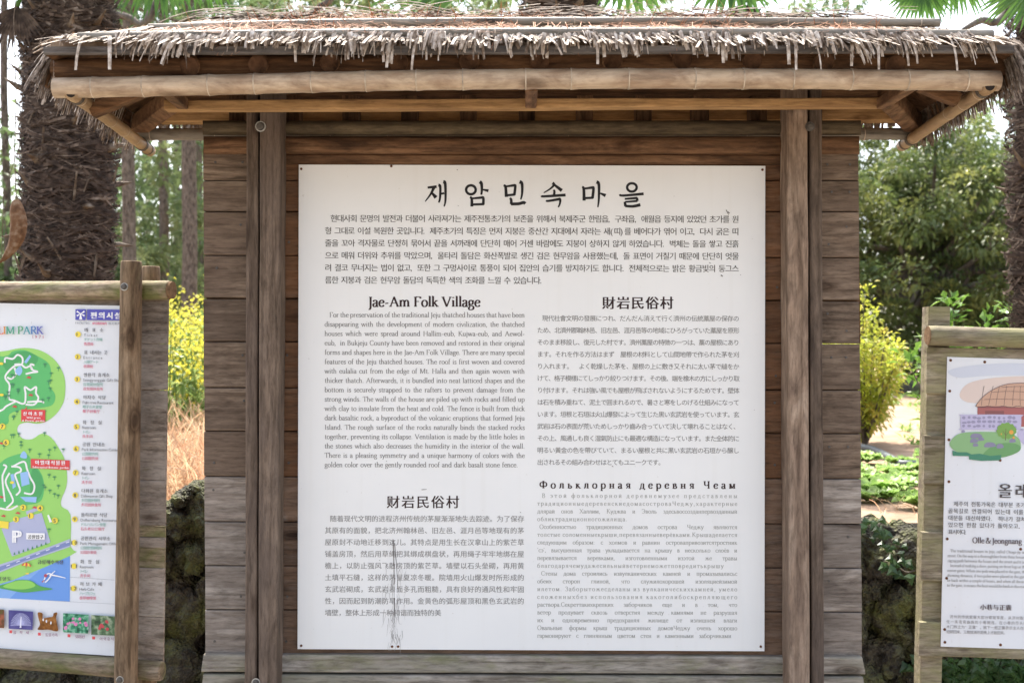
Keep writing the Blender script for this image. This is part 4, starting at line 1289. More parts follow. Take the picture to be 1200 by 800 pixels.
PATHS = ([m1(30, 400), m1(35, 370), m1(80, 375), m1(110, 350), m1(140, 370), m1(135, 410), m1(90, 420), m1(40, 470), m1(35, 500), m1(60, 540), m1(55, 620), m1(90, 635), m1(150, 655), m1(160, 600), m1(155, 550), m1(190, 570), m1(225, 550), m1(225, 590), m1(240, 620), m1(215, 660), m1(160, 660)], [m1(90, 430), m1(100, 470), m1(70, 500), m1(45, 490)], [m1(90, 410), m1(130, 410), m1(160, 430), m1(190, 420), m1(205, 445), m1(235, 455), m1(200, 460), m1(160, 470)], [m1(200, 445), m1(190, 410), m1(215, 415)], [m1(100, 640), m1(40, 670), m1(0, 700), (-30, 490)], [m1(170, 645), m1(250, 640), m1(275, 650)],
              [m2(80, 300), m2(150, 270), m2(170, 320), m2(190, 370), m2(215, 420), m2(200, 470), m2(150, 465)], [m2(70, 300), m2(120, 305), m2(130, 330), m2(95, 350), m2(110, 400), m2(125, 450), m2(100, 480)], [m2(60, 340), m2(35, 390), m2(50, 440), m2(70, 480), m2(80, 520), m2(40, 560)], [m2(20, 290), m2(40, 300), m2(25, 335), m2(15, 380), m2(30, 520)], [m2(0, 560), m2(60, 570), m2(110, 545)])
art.each('map_path', flat('ece9ea'), [lambda i, p=p: i.stroke(p, 2.1, 2.1, 5) for p in PATHS])
art.each('map_pond', flat('8cb8e8'), [lambda i: i.poly([m1(150, 395), m1(185, 350), m1(195, 360), m1(165, 405)]), lambda i: i.poly(catmull([m1(95, 450), m1(125, 420), m1(140, 450), m1(120, 480)], 4, True)),
    lambda i: i.poly(catmull([m2(125, 240), m2(145, 205), m2(165, 220), m2(165, 250)], 4, True)), lambda i: i.poly([m2(125, 340), m2(175, 330), m2(185, 410), m2(135, 425)]), lambda i: i.poly([m2(65, 350), m2(85, 345), m2(100, 425), m2(80, 440)]), lambda i: i.poly([m2(125, 490), m2(230, 490), m2(225, 525), m2(160, 520)])])
def park(i):
    i.poly([m2(10, 690), m2(110, 625), m2(260, 590), m2(315, 770), m3(310, 30), m3(75, 115)])
    i.poly([(-130, 705), m3(0, 165), m3(150, 115), m3(438, 5), m3(438, 55), m3(160, 150), m3(0, 215), (-130, 720)])
    for a in (m2(70, 650), m2(215, 565)): i.poly([(a[0] - 10, a[1] + 3), (a[0] + 9, a[1] - 4), (a[0] + 9, a[1]), (a[0] - 9, a[1] + 7)])
art.layer('map_car_park', flat('aab0cf'), park)
art.layer('map_road', flat('6f7fb6'), lambda i: [i.poly([(-130, 709), m3(0, 178), m3(150, 127), m3(438, 16), m3(438, 46), m3(158, 142), m3(0, 205), (-130, 717)])])
art.layer('map_road_marks', flat('e9edf5'), lambda i: [i.poly([m3(40 + k * 62, 172 - k * 24), m3(62 + k * 62, 164 - k * 24), m3(62 + k * 62, 169 - k * 24), m3(40 + k * 62, 177 - k * 24)]) for k in range(7)])
art.layer('map_island', flat('3f9e3c'), lambda i: i.poly(catmull([m3(-20, 305), m3(70, 275), m3(110, 262), m3(190, 265), m3(250, 300), m3(330, 318), m3(250, 330), m3(150, 340), m3(60, 325)], 4, True)))
art.layer('map_island_top', flat('86cc4c'), lambda i: i.poly(catmull([m3(20, 300), m3(100, 268), m3(185, 268), m3(220, 300), m3(150, 320), m3(60, 315)], 4, True)))
def palmlet(x, y):
    def f(i):
        for q in range(5):
            g = R(200 + q * 35)
            i.stroke([(x, y), (x + 2.6 * math.cos(g), y + 2.2 * math.sin(g))], 1.1, .3)
        i.stroke([(x, y), (x - .2, y + 3.5)], .6, .5)
    return f
TREES = []
for k in range(46):
    x, y = rnd.choice([m1(rnd.uniform(200, 380), rnd.uniform(400, 720)), m2(rnd.uniform(20, 400), rnd.uniform(90, 240)), m2(rnd.uniform(260, 390), rnd.uniform(320, 720)), m1(rnd.uniform(20, 120), rnd.uniform(470, 760))])
    if not (x > 66 and 470 < y < 500): TREES.append(palmlet(x, y))
for k in range(8):
    x, y = m3(90 + k * 28, 105 - k * 9)
    TREES.append(lambda i, x=x, y=y: i.stroke([(x, y), (x, y - 3)], 2.2, .6))
art.n += 1
n0 = art.n
for f in TREES:
    art.n = n0
    art.layer('map_tree_symbol', flat('217f4e'), f)
art.each('map_label_box', flat('d8252b'), [lambda i: i.poly([m1(132, 690), m1(155, 690.5), m1(167, 672), m1(165, 691), m1(283, 694), m1(282, 770), m1(132, 765)]), lambda i: i.poly([m2(192, 252), m2(436, 262), m2(434, 322), m2(193, 310)])])
art.each('map_red_roof', flat('c8302f'), [lambda i, x=x, y=y: i.poly([(x - 3, y + .6), (x, y - 1.4), (x + 3.2, y), (x + 2, y + 1.6)]) for x, y in (m1(190, 600), m1(90, 672), m2(110, 590), m2(215, 555), m2(20, 608), m2(5, 155), m1(178, 490), m2(5, 490))])
FYS = [1, 2, 3, 4, 5, 6, 7, 8, 9, 10, 11, 12]
FYV = [m1(0, 205)[1], m1(0, 345)[1], m1(0, 485)[1], m1(0, 625)[1], m2(0, 35)[1], m2(0, 172)[1], m2(0, 322)[1], m2(0, 462)[1], m2(0, 612)[1], m3(0, 12)[1], m3(0, 158)[1], m3(0, 297)[1]]
def FY(k): return FYV[k]
def FX(k): return 97.5 - (FYV[k] - 390) * .0175
SPOTS = (m2(15, 50), m2(38, 150), m2(145, 556), m2(250, 560), m2(192, 608), m2(100, 630), m2(343, 638))
art.each('map_number_dot', flat('f0d72c'), [lambda i, k=k: i.disc(FX(k) - 6.2, FY(k) + 3.2, 3.4) for k in range(12)] + [lambda i, q=q: i.disc(q[0], q[1], 3.6) for q in SPOTS])
art.layer('map_yellow_label', flat('f0d72c'), lambda i: i.poly([m2(-40, 635), m2(55, 645), m2(52, 690), m2(-40, 675)]))
art.each('map_flower_patch', flat('f0d72c'), [lambda i, q=q: i.disc(q[0], q[1], 2.4, 1.6) for q in (m1(10, 600), m1(8, 405), m2(75, 400))])
INKB = flat('3c3c42')
def num(k):
    s_ = str(k + 1)
    return lambda i: i.sans(s_, FX(k) - 6.2 - 2.0 * len(s_) + (.2 if len(s_) == 1 else .4), FX(k) - 6.2 + (1.8 if len(s_) == 1 else 3.4), FY(k) + 5.4, 6.0, 0, .05)
art.each('map_number', INKB, [num(k) for k in range(12)] + [lambda i, q=q, s_=s_: i.sans(s_, q[0] - 2, q[0] + 2, q[1] + 2.3, 6.4, 0, .06) for q, s_ in zip(SPOTS, '7624135')])
art.each('facility_name', INKB, [lambda i, k=k: i.cjk(FAC[k][0], FX(k) + 1, FX(k) + 1 + [24, 28, 31, 27, 24, 27, 24, 31, 31, 35, 24, 26][k], FY(k), 5.2, .012, .03) for k in range(12)])
art.each('facility_name_english', INKB, [lambda i, k=k: i.sans(FAC[k][1], FX(k) + .5, FX(k) + [17, 23, 46, 37, 17, 45, 17, 38, 46, 46, 17, 18][k], FY(k) + 5.7, 4.6, .012) for k in range(12)])
art.each('facility_name_japanese', flat('4f9a86'), [lambda i, k=k: i.cjk(FAC[k][2], FX(k) + .5, FX(k) + [22, 18, 24, 23, 9, 20, 9, 23, 30, 26, 9, 19][k], FY(k) + 10.8, 4.2, .012) for k in range(12)])
art.each('facility_name_chinese', flat('c8345e'), [lambda i, k=k: i.cjk(FAC[k][3], FX(k) + .5, FX(k) + [12, 12, 24, 21, 13, 20, 13, 24, 29, 20, 13, 20][k], FY(k) + 16, 4.2, .012, .02) for k in range(12)])
art.each('map_place_name', INKB, [lambda i: i.cjk('금릉해수욕장', 44, 74.5, 660, 5.2, .01, .08), lambda i: i.cjk('비양도', -3, 14, 679.5, 5.0, .012, .06)])
art.each('map_blue_header', flat('3a3aa8'), [lambda i: i.poly([(88.4, 362.2), (100.6, 362.3), (100.5, 375), (88.3, 374.8)]), lambda i: i.poly([(102, 362.3), (152, 363), (151.8, 375.6), (101.9, 374.9)])])
def mill(i):
    c = (94.5, 367.4)
    for g in (35, 145, 215, 325): i.stroke([c, (c[0] + 5.5 * math.cos(R(g)), c[1] + 4.6 * math.sin(R(g)))], .5, 2.0)
    i.poly([(94, 368), (95, 368), (96.4, 374.2), (92.6, 374.1)])
WH = flat('f4f4f4')
art.layer('windmill_emblem', WH, mill)
art.each('map_label_words', WH, [lambda i: i.cjk('편의시설', 106, 143.5, 372.6, 8.6, .012, .12),
    lambda i: (i.cjk('산야초원', 27, 51.5, 486.2, 5.0, .01, .1), i.sans('Wild grass', 31, 47.5, 490.2, 3.3, .01, .06), i.sans('& Flower garden', 26, 52, 493.6, 3.2, .01, .06)),
    lambda i: (i.cjk('아열대식물원', 41, 77.5, 543.6, 5.6, .02, .1), i.sans('Subtropical Botanic garden', 38, 80.5, 548, 3.4, .02, .06)),
    lambda i: i.sans('P', 14.5, 22, 635.5, 21, .0, .12)])
art.layer('map_gate_plate', WH, lambda i: i.poly([(30.8, 624), (52.5, 624.4), (52.3, 631.8), (30.6, 631.5)]))
art.layer('map_swimmer_body', WH, lambda i: (i.stroke([m3(270, 275), m3(285, 240), m3(300, 222), m3(320, 230), m3(300, 260), m3(280, 278)], 1.4, 1.4), i.stroke([m3(310, 235), m3(345, 205)], 1.4, .8), i.stroke([m3(320, 230), m3(370, 240), m3(410, 250)], 1.8, .8)))
art.layer('map_white_statue', WH, lambda i: i.poly([m2(295, 605), m2(305, 600), m2(325, 645), m2(310, 650)]))
art.layer('map_gate_words', flat('2a2a30'), lambda i: i.cjk('공원입구', 32.3, 51, 630.4, 5.0, .012, .08))
art.layer('map_swimmer', flat('b0324a'), lambda i: [i.disc(*m3(285, 235), 2.0), i.stroke([m3(262, 275), m3(278, 262)], 1.4, .8)])
art.layer('map_parasol', flat('d23a2c'), lambda i: [i.poly([m3(132, 172), m3(145, 158), m3(165, 153), m3(185, 160), m3(196, 178)]), i.stroke([m3(165, 172), m3(163, 190)], .5, .5)])
art.layer('map_parasol_stripe', flat('f2cf3a'), lambda i: [i.poly([m3(145, 173), m3(152, 157), m3(160, 155), m3(158, 174)]), i.poly([m3(172, 175), m3(172, 156), m3(182, 160), m3(186, 177)]), i.disc(*m3(170, 222), 2.2, .9)])
for ch, x, col in (('H', -36, 'c23a3a'), ('A', -24, 'd86a2c'), ('L', -10.5, 'd8542c'), ('L', -3.0, 'd8542c'), ('I', 3.4, 'd0862c'), ('M', 6.6, '3d9a7c'), ('P', 20.4, '36965e'), ('A', 27.0, '35909a'), ('R', 35.6, '3470b0'), ('K', 42.6, '4a56b0')):
    art.layer('map_title_letter', flat(col), lambda i: i.serif(ch, x, None, 391.3, 13.4, 0, .13, .055, fill=False))
art.layer('map_year', flat('a8325a'), lambda i: i.sans('1971', 38, 51, 396.4, 5.2, 0, .03))
art.layer('map_facilities_word', flat('55555f'), lambda i: [i.sans('FACILITIES', 88.2, 105, 379.6, 3.4, .012), i.cjk('観光案内', 127, 141, 380.2, 3.2, .01)])
art.layer('map_facilities_pink', flat('c8345e'), lambda i: i.cjk('便宜施設案内', 108, 125, 380, 3.2, .01, .05))
art.layer('map_rule', flat('9aa0aa'), lambda i: i.stroke([m3(438, 244), m3(715, 262)], .4, .4))
art.layer('map_rule', flat('9aa0aa'), lambda i: i.stroke([m3(300, 390), m3(715, 412)], .35, .35))
# five little photographs along the foot
def photomat(name, cols, scale):
    thatchmat(name, cols, scale)
    M[name].node_tree.nodes['Principled BSDF'].inputs['Roughness'].default_value = .45
photomat('photo_lilac', [rgb('2c2850'), rgb('4a4680'), rgb('6a68a0')], 8)
photomat('photo_leaves', [rgb('1e4a38'), rgb('4a9470'), rgb('a8d0b8')], 75)
photomat('photo_garden', [rgb('2c3c30'), rgb('5c7858'), rgb('a8b498')], 55)
photomat('photo_lawn', [rgb('4a6a28'), rgb('6c4a38'), rgb('a06048')], 40)
photomat('photo_brown', [rgb('5a3414'), rgb('8a5a2c'), rgb('b07c48')], 55)
def quad(i, a): i.poly([m3(*p) for p in a])
art.layer('map_photo', M['photo_lawn'], lambda i: quad(i, [(-110, 440), (26, 447), (26, 562), (-110, 556)]))
art.layer('map_photo', M['photo_lilac'], lambda i: quad(i, [(53, 449), (207, 459), (204, 574), (53, 566)]))
art.layer('map_photo', M['photo_leaves'], lambda i: quad(i, [(394, 469), (554, 479), (551, 597), (393, 588)]))
art.layer('map_photo', M['photo_garden'], lambda i: quad(i, [(570, 480), (725, 490), (722, 610), (570, 603)]))
art.layer('map_photo_carving', M['photo_brown'], lambda i: i.poly(catmull([m3(237, 465), m3(265, 470), m3(268, 500), m3(300, 495), m3(330, 490), m3(335, 470), m3(358, 466), m3(350, 500), m3(358, 540), m3(360, 582), m3(300, 572), m3(236, 572), m3(250, 540), m3(240, 500)], 4, True)))
art.layer('map_photo_gaps', flat('e4e6ea'), lambda i: [i.disc(*m3(x, y), .9, 1.8) for x, y in ((290, 520), (318, 530), (270, 510))])
def plume(i):
    for q in range(23):
        g = R(180 + q * 180 / 22); x, y = m3(130, 545)
        i.stroke([(x, y), (x + 12 * math.cos(g), y + 14.5 * math.sin(g))], .45, .9)
art.layer('map_photo_plume', flat('a6a8d8'), plume)
art.layer('map_photo_plume_core', flat('e8e8f8'), lambda i: i.stroke([m3(128, 560), m3(130, 520), m3(131, 490)], 2.0, .8))
art.layer('map_photo_blossom', flat('e07ab4'), lambda i: [i.disc(m3(400 + rnd.random() * 145, 0)[0], m3(0, 490 + rnd.random() * 90)[1], 1.0 + rnd.random() * 1.2) for k in range(12)])
art.layer('map_photo_poppies', flat('c02c38'), lambda i: [i.disc(m3(615 + rnd.random() * 60, 0)[0], m3(0, 520 + rnd.random() * 50)[1], 1.0 + rnd.random() * 1.0) for k in range(8)])
art.each('map_photo_mark', flat('d8343a'), [lambda i, x=x, y=y: i.poly([(x, y), (x + 3.4, y + .2), (x + 3.3, y + 3.6), (x, y + 3.4)]) for x, y in (m3(58, 575), m3(237, 590), m3(422, 600), m3(576, 614))])
CAP = [('공작새', 62, 580, 200), ('동물가족', 262, 595, 360), ('벚꽃동산', 447, 606, 525), ('야외휴식', 602, 620, 715)]
art.each('map_caption', flat('8a5a78'), [lambda i, s_=s_, x=x, y=y, x1=x1: i.cjk(s_, m3(x + 20, 0)[0], m3(x1, 0)[0], m3(0, y + 16)[1] + .3, 4.2, .012, .05) for s_, x, y, x1 in CAP])

# ------------------------------------------------------------------ board with the thatched house picture on the right
RP = Plane((0, 4.40, 0), (0, -1, 0))
rb = RP.Q(1210, 600)
hsb = thing('information_board', 'mossy slatted board with a white panel picturing a thatched house and stone fence', 'information board', (rb.x, rb.y, 0))
mb = MB()
mb.slab(RP, [(1088.5, 359), (1114, 359.5), (1102, 870), (1077, 870)], -.03, .07, .004, 10, .001)
a = mb.build('post', M['slat_wood'], hsb)
gz = RP.Q(1080, 870, -.03).z
mb = MB(); p0, p1 = RP.Q(1077, 870.4, -.03), RP.Q(1102, 870.4, -.03)
dx = p1.x - p0.x
mb.plank([p0, p1, Vector((p1.x - .012, p1.y, 0)), Vector((p0.x - .012, p0.y, 0))], RP.n, .07, .004, 2, .0); mb.build('post_foot', M['slat_wood'], hsb)
mb = MB(); mb.slab(RP, [(1306, 366), (1330, 366.5), (1318, 913), (1293, 913)], -.03, .07, .004, 10, .001); mb.build('post', M['slat_wood'], hsb)
rl = hlog(RP, (1087.5, 393), (1342, 400.5), .0365, .012, 'slat_wood', hsb)
mb = MB(); a = RP.Q(1088, 393, .012); ax = (RP.Q(1188, 396, .012) - RP.Q(1088, 393, .012)).normalized()
mb.tube([a - ax * .0045, a + ax * .002], .0338, 18); mb.build('log_end', M['end_grain_brown'], rl)
for a, b_ in ((406.5, 461), (510, 567), (623, 680), (728.5, 768.5)):
    x0 = 1086.5 - (a - 405) * .027
    mb = MB(); mb.slab(RP, [(x0, a), (1338, a + 7), (1337, b_ + 7), (x0 - 1, b_)], -.002, .027, .004, 8, .001); mb.build('slat', M['slat_wood'], hsb)
mb = MB(); mb.slab(RP, [(1110, 418), (1330, 425), (1323, 764), (1102.5, 757)], .003, .003, .001, 2, 0)
hp = mb.build('picture_panel', M['sign_white_cool'], hsb)
art = Art(RP, .0034, hp)
def h(x, y): return (1080 + x / 4.708, 400 + y / 4.708)
art.layer('sky_wash', flat('d9c6bb'), lambda i: i.poly(catmull([h(210, 290), h(260, 230), h(400, 200), h(640, 190), h(900, 210), h(900, 330), h(600, 340), h(330, 340), h(240, 330)], 4, True)))
art.layer('cloud_wash', flat('c9cfdc'), lambda i: i.poly(catmull([h(150, 160), h(300, 130), h(560, 120), h(900, 140), h(900, 190), h(600, 185), h(350, 190), h(200, 200)], 4, True)))
art.layer('house_wall', flat('a0504c'), lambda i: i.poly([h(308, 355), h(760, 360), h(760, 470), h(308, 470)]))
art.layer('house_wall_shade', flat('7c3c3c'), lambda i: [i.poly([h(350, 382), h(455, 382), h(455, 410), h(350, 410)]), i.stroke([h(308, 362), h(760, 366)], 1.4, 1.4)])
art.layer('house_thatch', flat('c49a80'), lambda i: i.poly([h(298, 358)] + catmull([h(312, 335), h(350, 295), h(400, 262), h(460, 238), h(530, 230), h(640, 232), h(720, 260), h(770, 300), h(790, 355)], 4) + [h(700, 362), h(560, 364), h(420, 356)]))
def net(i):
    i.stroke([h(298, 358), h(312, 335), h(350, 295), h(400, 262), h(460, 238), h(530, 230), h(640, 232), h(720, 260), h(770, 300), h(790, 355)], .7, .7)
    for k in range(12): i.stroke([h(298 + k * 41, 357 + (k % 2) * 6), h(318 + k * 41, 362 - (k % 2) * 6), h(339 + k * 41, 357 + ((k + 1) % 2) * 6)], .6, .6)
    for a, b_ in ((330, 345), (370, 395), (410, 430), (455, 470), (502, 512), (545, 545), (590, 582)): i.stroke([h(a, 352), h((a + b_) / 2 - 2, 300), h(b_, 245)], .5, .5)
    i.stroke([h(345, 320), h(470, 318), h(760, 330)], .5, .5); i.stroke([h(385, 280), h(500, 275), h(740, 290)], .5, .5); i.stroke([h(440, 252), h(560, 248), h(700, 258)], .5, .5)
art.layer('roof_net', flat('503432'), net)
art.each('stone_fence', flat('b9b3d2'), [lambda i: i.poly(catmull([h(215, 410), h(230, 403), h(540, 403), h(550, 415), h(548, 480), h(540, 487), h(225, 487), h(215, 478)], 2, True)), lambda i: i.poly(catmull([h(535, 490), h(600, 480), h(700, 490), h(700, 560), h(580, 570), h(540, 540)], 3, True))])
def stones(i):
    for k in range(34):
        x, y = h(232 + (k % 11) * 28 + rnd.uniform(-5, 5), 420 + (k // 11) * 24 + rnd.uniform(-4, 4))
        i.disc(x, y, rnd.uniform(1.6, 3.2), rnd.uniform(1.3, 2.1), 7)
    for k in range(8): i.disc(*h(555 + rnd.random() * 130, 505 + rnd.random() * 50), 2.4, 1.6, 7)
art.layer('fence_stones', flat('8d88a8'), stones)
art.layer('lawn', flat('7fae72'), lambda i: i.poly(catmull([h(155, 570), h(175, 530), h(220, 505), h(300, 498), h(420, 500), h(520, 520), h(548, 570), h(530, 610), h(440, 640), h(320, 640), h(200, 610)], 4, True)))
art.layer('lawn_shade', flat('5b9553'), lambda i: i.poly(catmull([h(330, 640), h(400, 570), h(500, 560), h(546, 580), h(528, 612), h(440, 640)], 4, True)))
art.layer('grass_edge', flat('17795a'), lambda i: i.poly([h(170, 600), h(200, 610), h(250, 610), h(275, 622), h(320, 618), h(380, 630), h(440, 625), h(436, 655), h(330, 658), h(262, 650), h(262, 632), h(172, 630)]))
art.each('yard_rock', flat('7d7a96'), [lambda i, x=x, y=y, a_=a_, b_=b_: i.poly(catmull([(x - a_, y + b_), (x - a_ * .7, y - b_), (x + a_ * .6, y - b_), (x + a_, y + b_ * .7)], 3, True)) for x, y, a_, b_ in ((*h(302, 520), 6.5, 2.4), (*h(328, 538), 3.6, 1.8), (*h(290, 547), 4.5, 2.2), (*h(298, 570), 3, 1.8), (*h(378, 570), 6.5, 2.6), (*h(433, 577), 4, 2.4), (*h(502, 547), 3.6, 2))])
art.layer('picture_tree', flat('6c9c38'), lambda i: i.poly([(h(468, 492)[0] + (11.5 + .8 * math.sin(q * 2.4)) * math.cos(q * math.pi / 14), h(468, 492)[1] + (9.4 + .8 * math.sin(q * 2.4)) * math.sin(q * math.pi / 14)) for q in range(28)]))
art.layer('picture_tree_trunk', flat('5a3c28'), lambda i: [i.stroke([h(463, 545), h(465, 480)], .8, .5), i.stroke([h(464, 520), h(485, 490)], .5, .3), i.stroke([h(464, 515), h(445, 490)], .5, .3)])
art.each('picture_fruit', flat('e0982c'), [lambda i: i.disc(*h(495, 500), 2.6), lambda i: i.disc(*h(508, 530), 1.4), lambda i: i.disc(*h(440, 510), .9)])
art.layer('korean_heading', flat('2c2024'), lambda i: i.cjk('올레', 1169.5, 1209, 581.5, 18.4, .02, .06))
art.layer('korean_text', flat('3a3636'), lambda i: [i.cjk(s_, 1117.5 if k == 0 else 1111, [1202, 1209, 1202, 1209, 1136][k], 592.3 + k * 8.2, 6.4, .02, .02) for k, s_ in enumerate(OL)])
art.layer('english_heading', flat('3c2024'), lambda i: i.serif('Olle & Jeongnang', 1139.5, 1197.5, 635.8, 9.6, .02, .12, .05))
OE = ['The traditional houses in Jeju, called Choga-jip are', 'street. On the way to a thoroughfare from these houses,', 'zigzag path between the house and the street and it is c', 'Instead of making a door, putting on three logs at the', 'center gates. When one pole was placed in the gate, the',
      'showing distance, if two poles were placed in the gate,', 'be back within a couple of hours, and when all three p', 'in the gate, it means the host would be back in the even']
art.layer('english_text', flat('55504e'), lambda i: [i.serif(s_, 1113.5 if k in (0, 3) else 1110.5 - k * .1, 1203, 646.4 + k * 5.75, 4.7, .02, .085, .035) for k, s_ in enumerate(OE)])
art.layer('chinese_heading', flat('3c2830'), lambda i: i.cjk('小巷与正囊', 1148.5, 1186, 713.6, 7.2, .02, .07))
art.layer('chinese_text', flat('6a6668'), lambda i: [i.cjk(s_, 1113 if k == 0 else 1109, 1204 if k < 3 else 1180, 723.6 + k * 5.9, 4.3, .02, .0) for k, s_ in enumerate(OLZ)])
for x, y in ((1114, 422), (1154, 424), (1113, 458), (1112, 515), (1112, 564), (1110, 631), (1107, 737), (1107.3, 752), (1172.5, 755), (1172, 539), (1196, 643), (1109.3, 677)):
    screw(RP, x, y, hp, 1.7, .0032)
for x, y in ((1112, 515.5), (1109.3, 677.5), (1107, 737.5), (1172.5, 755.5)):
    pass
# ------------------------------------------------------------------ dry-stone wall of dark mossy basalt
def rockmat(name, dark, mid, moss, amt):
    m = bpy.data.materials.new(name); m.use_nodes = True
    t = m.node_tree; N, L = t.nodes.new, t.links.new
    p = t.nodes['Principled BSDF']; p.inputs['Roughness'].default_value = .92; p.inputs['Specular IOR Level'].default_value = .2
    tc = N('ShaderNodeTexCoord')
    n1 = N('ShaderNodeTexNoise'); n1.inputs['Scale'].default_value = 14; n1.inputs['Detail'].default_value = 10; n1.inputs['Roughness'].default_value = .7
    L(tc.outputs['Object'], n1.inputs['Vector'])
    r = N('ShaderNodeValToRGB'); e = r.color_ramp.elements; e[0].position, e[0].color = .33, (*dark, 1); e[1].position, e[1].color = .68, (*mid, 1)
    L(n1.outputs['Fac'], r.inputs[0])
    n2 = N('ShaderNodeTexNoise'); n2.inputs['Scale'].default_value = 7; n2.inputs['Detail'].default_value = 9; n2.inputs['Roughness'].default_value = .72
    L(tc.outputs['Object'], n2.inputs['Vector'])
    r2 = N('ShaderNodeValToRGB'); e = r2.color_ramp.elements; e[0].position, e[0].color = 1 - amt - .08, (0, 0, 0, 1); e[1].position, e[1].color = 1 - amt + .1, (1, 1, 1, 1)
    L(n2.outputs['Fac'], r2.inputs[0])
    mx = N('ShaderNodeMix'); mx.data_type = 'RGBA'; L(r2.outputs[0], mx.inputs[0]); L(r.outputs[0], mx.inputs[6]); mx.inputs[7].default_value = (*moss, 1)
    L(mx.outputs[2], p.inputs['Base Color'])
    vo = N('ShaderNodeTexVoronoi'); vo.inputs['Scale'].default_value = 60; L(tc.outputs['Object'], vo.inputs['Vector'])
    ad = N('ShaderNodeMath'); ad.operation = 'ADD'; L(n1.outputs['Fac'], ad.inputs[0]); L(vo.outputs['Distance'], ad.inputs[1])
    bp = N('ShaderNodeBump'); bp.inputs['Strength'].default_value = 1.0; bp.inputs['Distance'].default_value = .035
    L(ad.outputs[0], bp.inputs['Height']); L(bp.outputs[0], p.inputs['Normal'])
    M[name] = m
rockmat('basalt', (.032, .030, .025), (.20, .185, .155), (.15, .165, .06), .48)
wall = thing('stone_wall', 'low dry stone wall of dark mossy volcanic rocks behind the boards', 'stone wall', (0, WALL_Y, 0))
def rock(px, py, rx, ry, Y=WALL_Y, name='stone'):
    c = P(px, py, Y)
    s_ = Y / FPX
    mb = MB()
    mb.lump(c, 1, (rx * s_ * 1.03, .15, ry * s_ * 1.03), 5, .42, 1.25, rnd.random() * 50)
    return mb.build(name, M['basalt'], wall, True)
for a in ((232, 573, 12, 11), (205, 596, 11, 12), (221, 583, 15, 12), (218, 612, 26, 24), (245, 600, 22, 30), (200, 650, 14, 32), (232, 650, 20, 26), (219, 712, 32, 38), (186, 735, 16, 34), (250, 700, 14, 40), (217, 775, 34, 34), (175, 790, 20, 30), (255, 780, 16, 32), (215, 835, 40, 30), (262, 640, 20, 28), (170, 640, 22, 30), (172, 700, 20, 26), (160, 590, 26, 24), (130, 650, 26, 30), (125, 600, 26, 24), (135, 720, 26, 36), (130, 800, 34, 36), (90, 640, 26, 40), (80, 730, 32, 40), (60, 800, 40, 36)):
    rock(*a)
for a in ((1018, 650, 34, 36), (1058, 645, 27, 30), (1012, 690, 14, 22), (1036, 715, 27, 30), (1068, 700, 18, 26), (1070, 745, 22, 28), (1030, 765, 24, 30), (1012, 790, 26, 34), (1058, 800, 24, 28), (1045, 735, 20, 20), (1085, 640, 24, 24), (1090, 690, 24, 28), (985, 650, 26, 30), (990, 720, 26, 36), (1095, 770, 26, 34), (1130, 640, 30, 30), (1130, 700, 32, 34), (1135, 775, 34, 34), (1170, 650, 28, 34), (1180, 720, 34, 36), (1190, 790, 36, 36), (1230, 660, 34, 40), (1235, 740, 36, 40), (960, 790, 30, 36), (1040, 850, 44, 36), (1110, 850, 40, 36), (1180, 860, 40, 36)):
    rock(*a)
mb = MB()
x = -3.4
while x < 4.2:
    for z in (.12, .38, .64):
        px_ = 600 + x / WALL_Y * FPX
        if 275 < px_ < 955 or px_ < 60 or px_ > 1225:
            mb.lump((x + rnd.uniform(-.04, .04), WALL_Y + rnd.uniform(-.02, .05), z), 1, (rnd.uniform(.13, .2), .17, rnd.uniform(.13, .17)), 3, .4, 1.2, rnd.random() * 50)
    x += .27
stuff(mb.build('stones_behind_board', M['basalt'], wall, True))
mb = MB(); mb.grid([[(-3.5, WALL_Y + y, z), (-1.2, WALL_Y + y, z), (0, WALL_Y + y, z), (1.3, WALL_Y + y, z), (4.3, WALL_Y + y, z)] for y, z in ((.06, 0), (.06, .62), (.09, .66), (.25, .7), (.25, 0))])
mb.build('rubble_core', mat('rubble_dark', (.05, .042, .033), .95, .1, .5, 12, .8, 30), wall)

# ------------------------------------------------------------------ leaves
def leaf(mb, p, d, up, ln, wd, droop=.3, fold=.22):
    """pointed leaf, two halves folded on the midrib"""
    d = Vector(d).normalized()
    s_ = d.cross(up)
    if s_.length < 1e-4: s_ = Vector((1, 0, 0))
    s_.normalize()
    n = s_.cross(d)
    a = Vector(p)
    m = a + d * ln * .48 - Vector((0, 0, droop * ln * .18))
    t = a + d * ln - Vector((0, 0, droop * ln * .6))
    q = n * wd * fold
    b = len(mb.v)
    mb.v += [tuple(a), tuple(m - s_ * wd * .5 + q), tuple(t), tuple(m + s_ * wd * .5 + q), tuple(m)]
    mb.f += [(b, b + 1, b + 4), (b + 1, b + 2, b + 4), (b, b + 4, b + 3), (b + 4, b + 2, b + 3)]
    mb.m += [mb.mi] * 4
def rdir(zb=0.0):
    v = Vector((rnd.gauss(0, 1), rnd.gauss(0, 1), rnd.gauss(0, 1) + zb))
    return v.normalized()
leafmat('evergreen_leaf', (.048, .082, .03), (.115, .16, .05), (.30, .31, .09), .42, 1.6, .38)
leafmat('yellow_shrub_leaf', (.22, .32, .04), (.42, .46, .06), (.62, .45, .12), .5, 7)
leafmat('lettuce_leaf', (.18, .31, .07), (.27, .42, .11), (.37, .50, .18), .5, 8)
leafmat('glossy_leaf', (.07, .16, .03), (.14, .26, .045), (.26, .36, .07), .4, 9, .22)
leafmat('palm_leaf', (.05, .13, .025), (.09, .20, .035), (.15, .27, .05), .42, 3)
leafmat('forest_leaf', (.08, .14, .058), (.145, .21, .088), (.28, .31, .13), .5, .35)
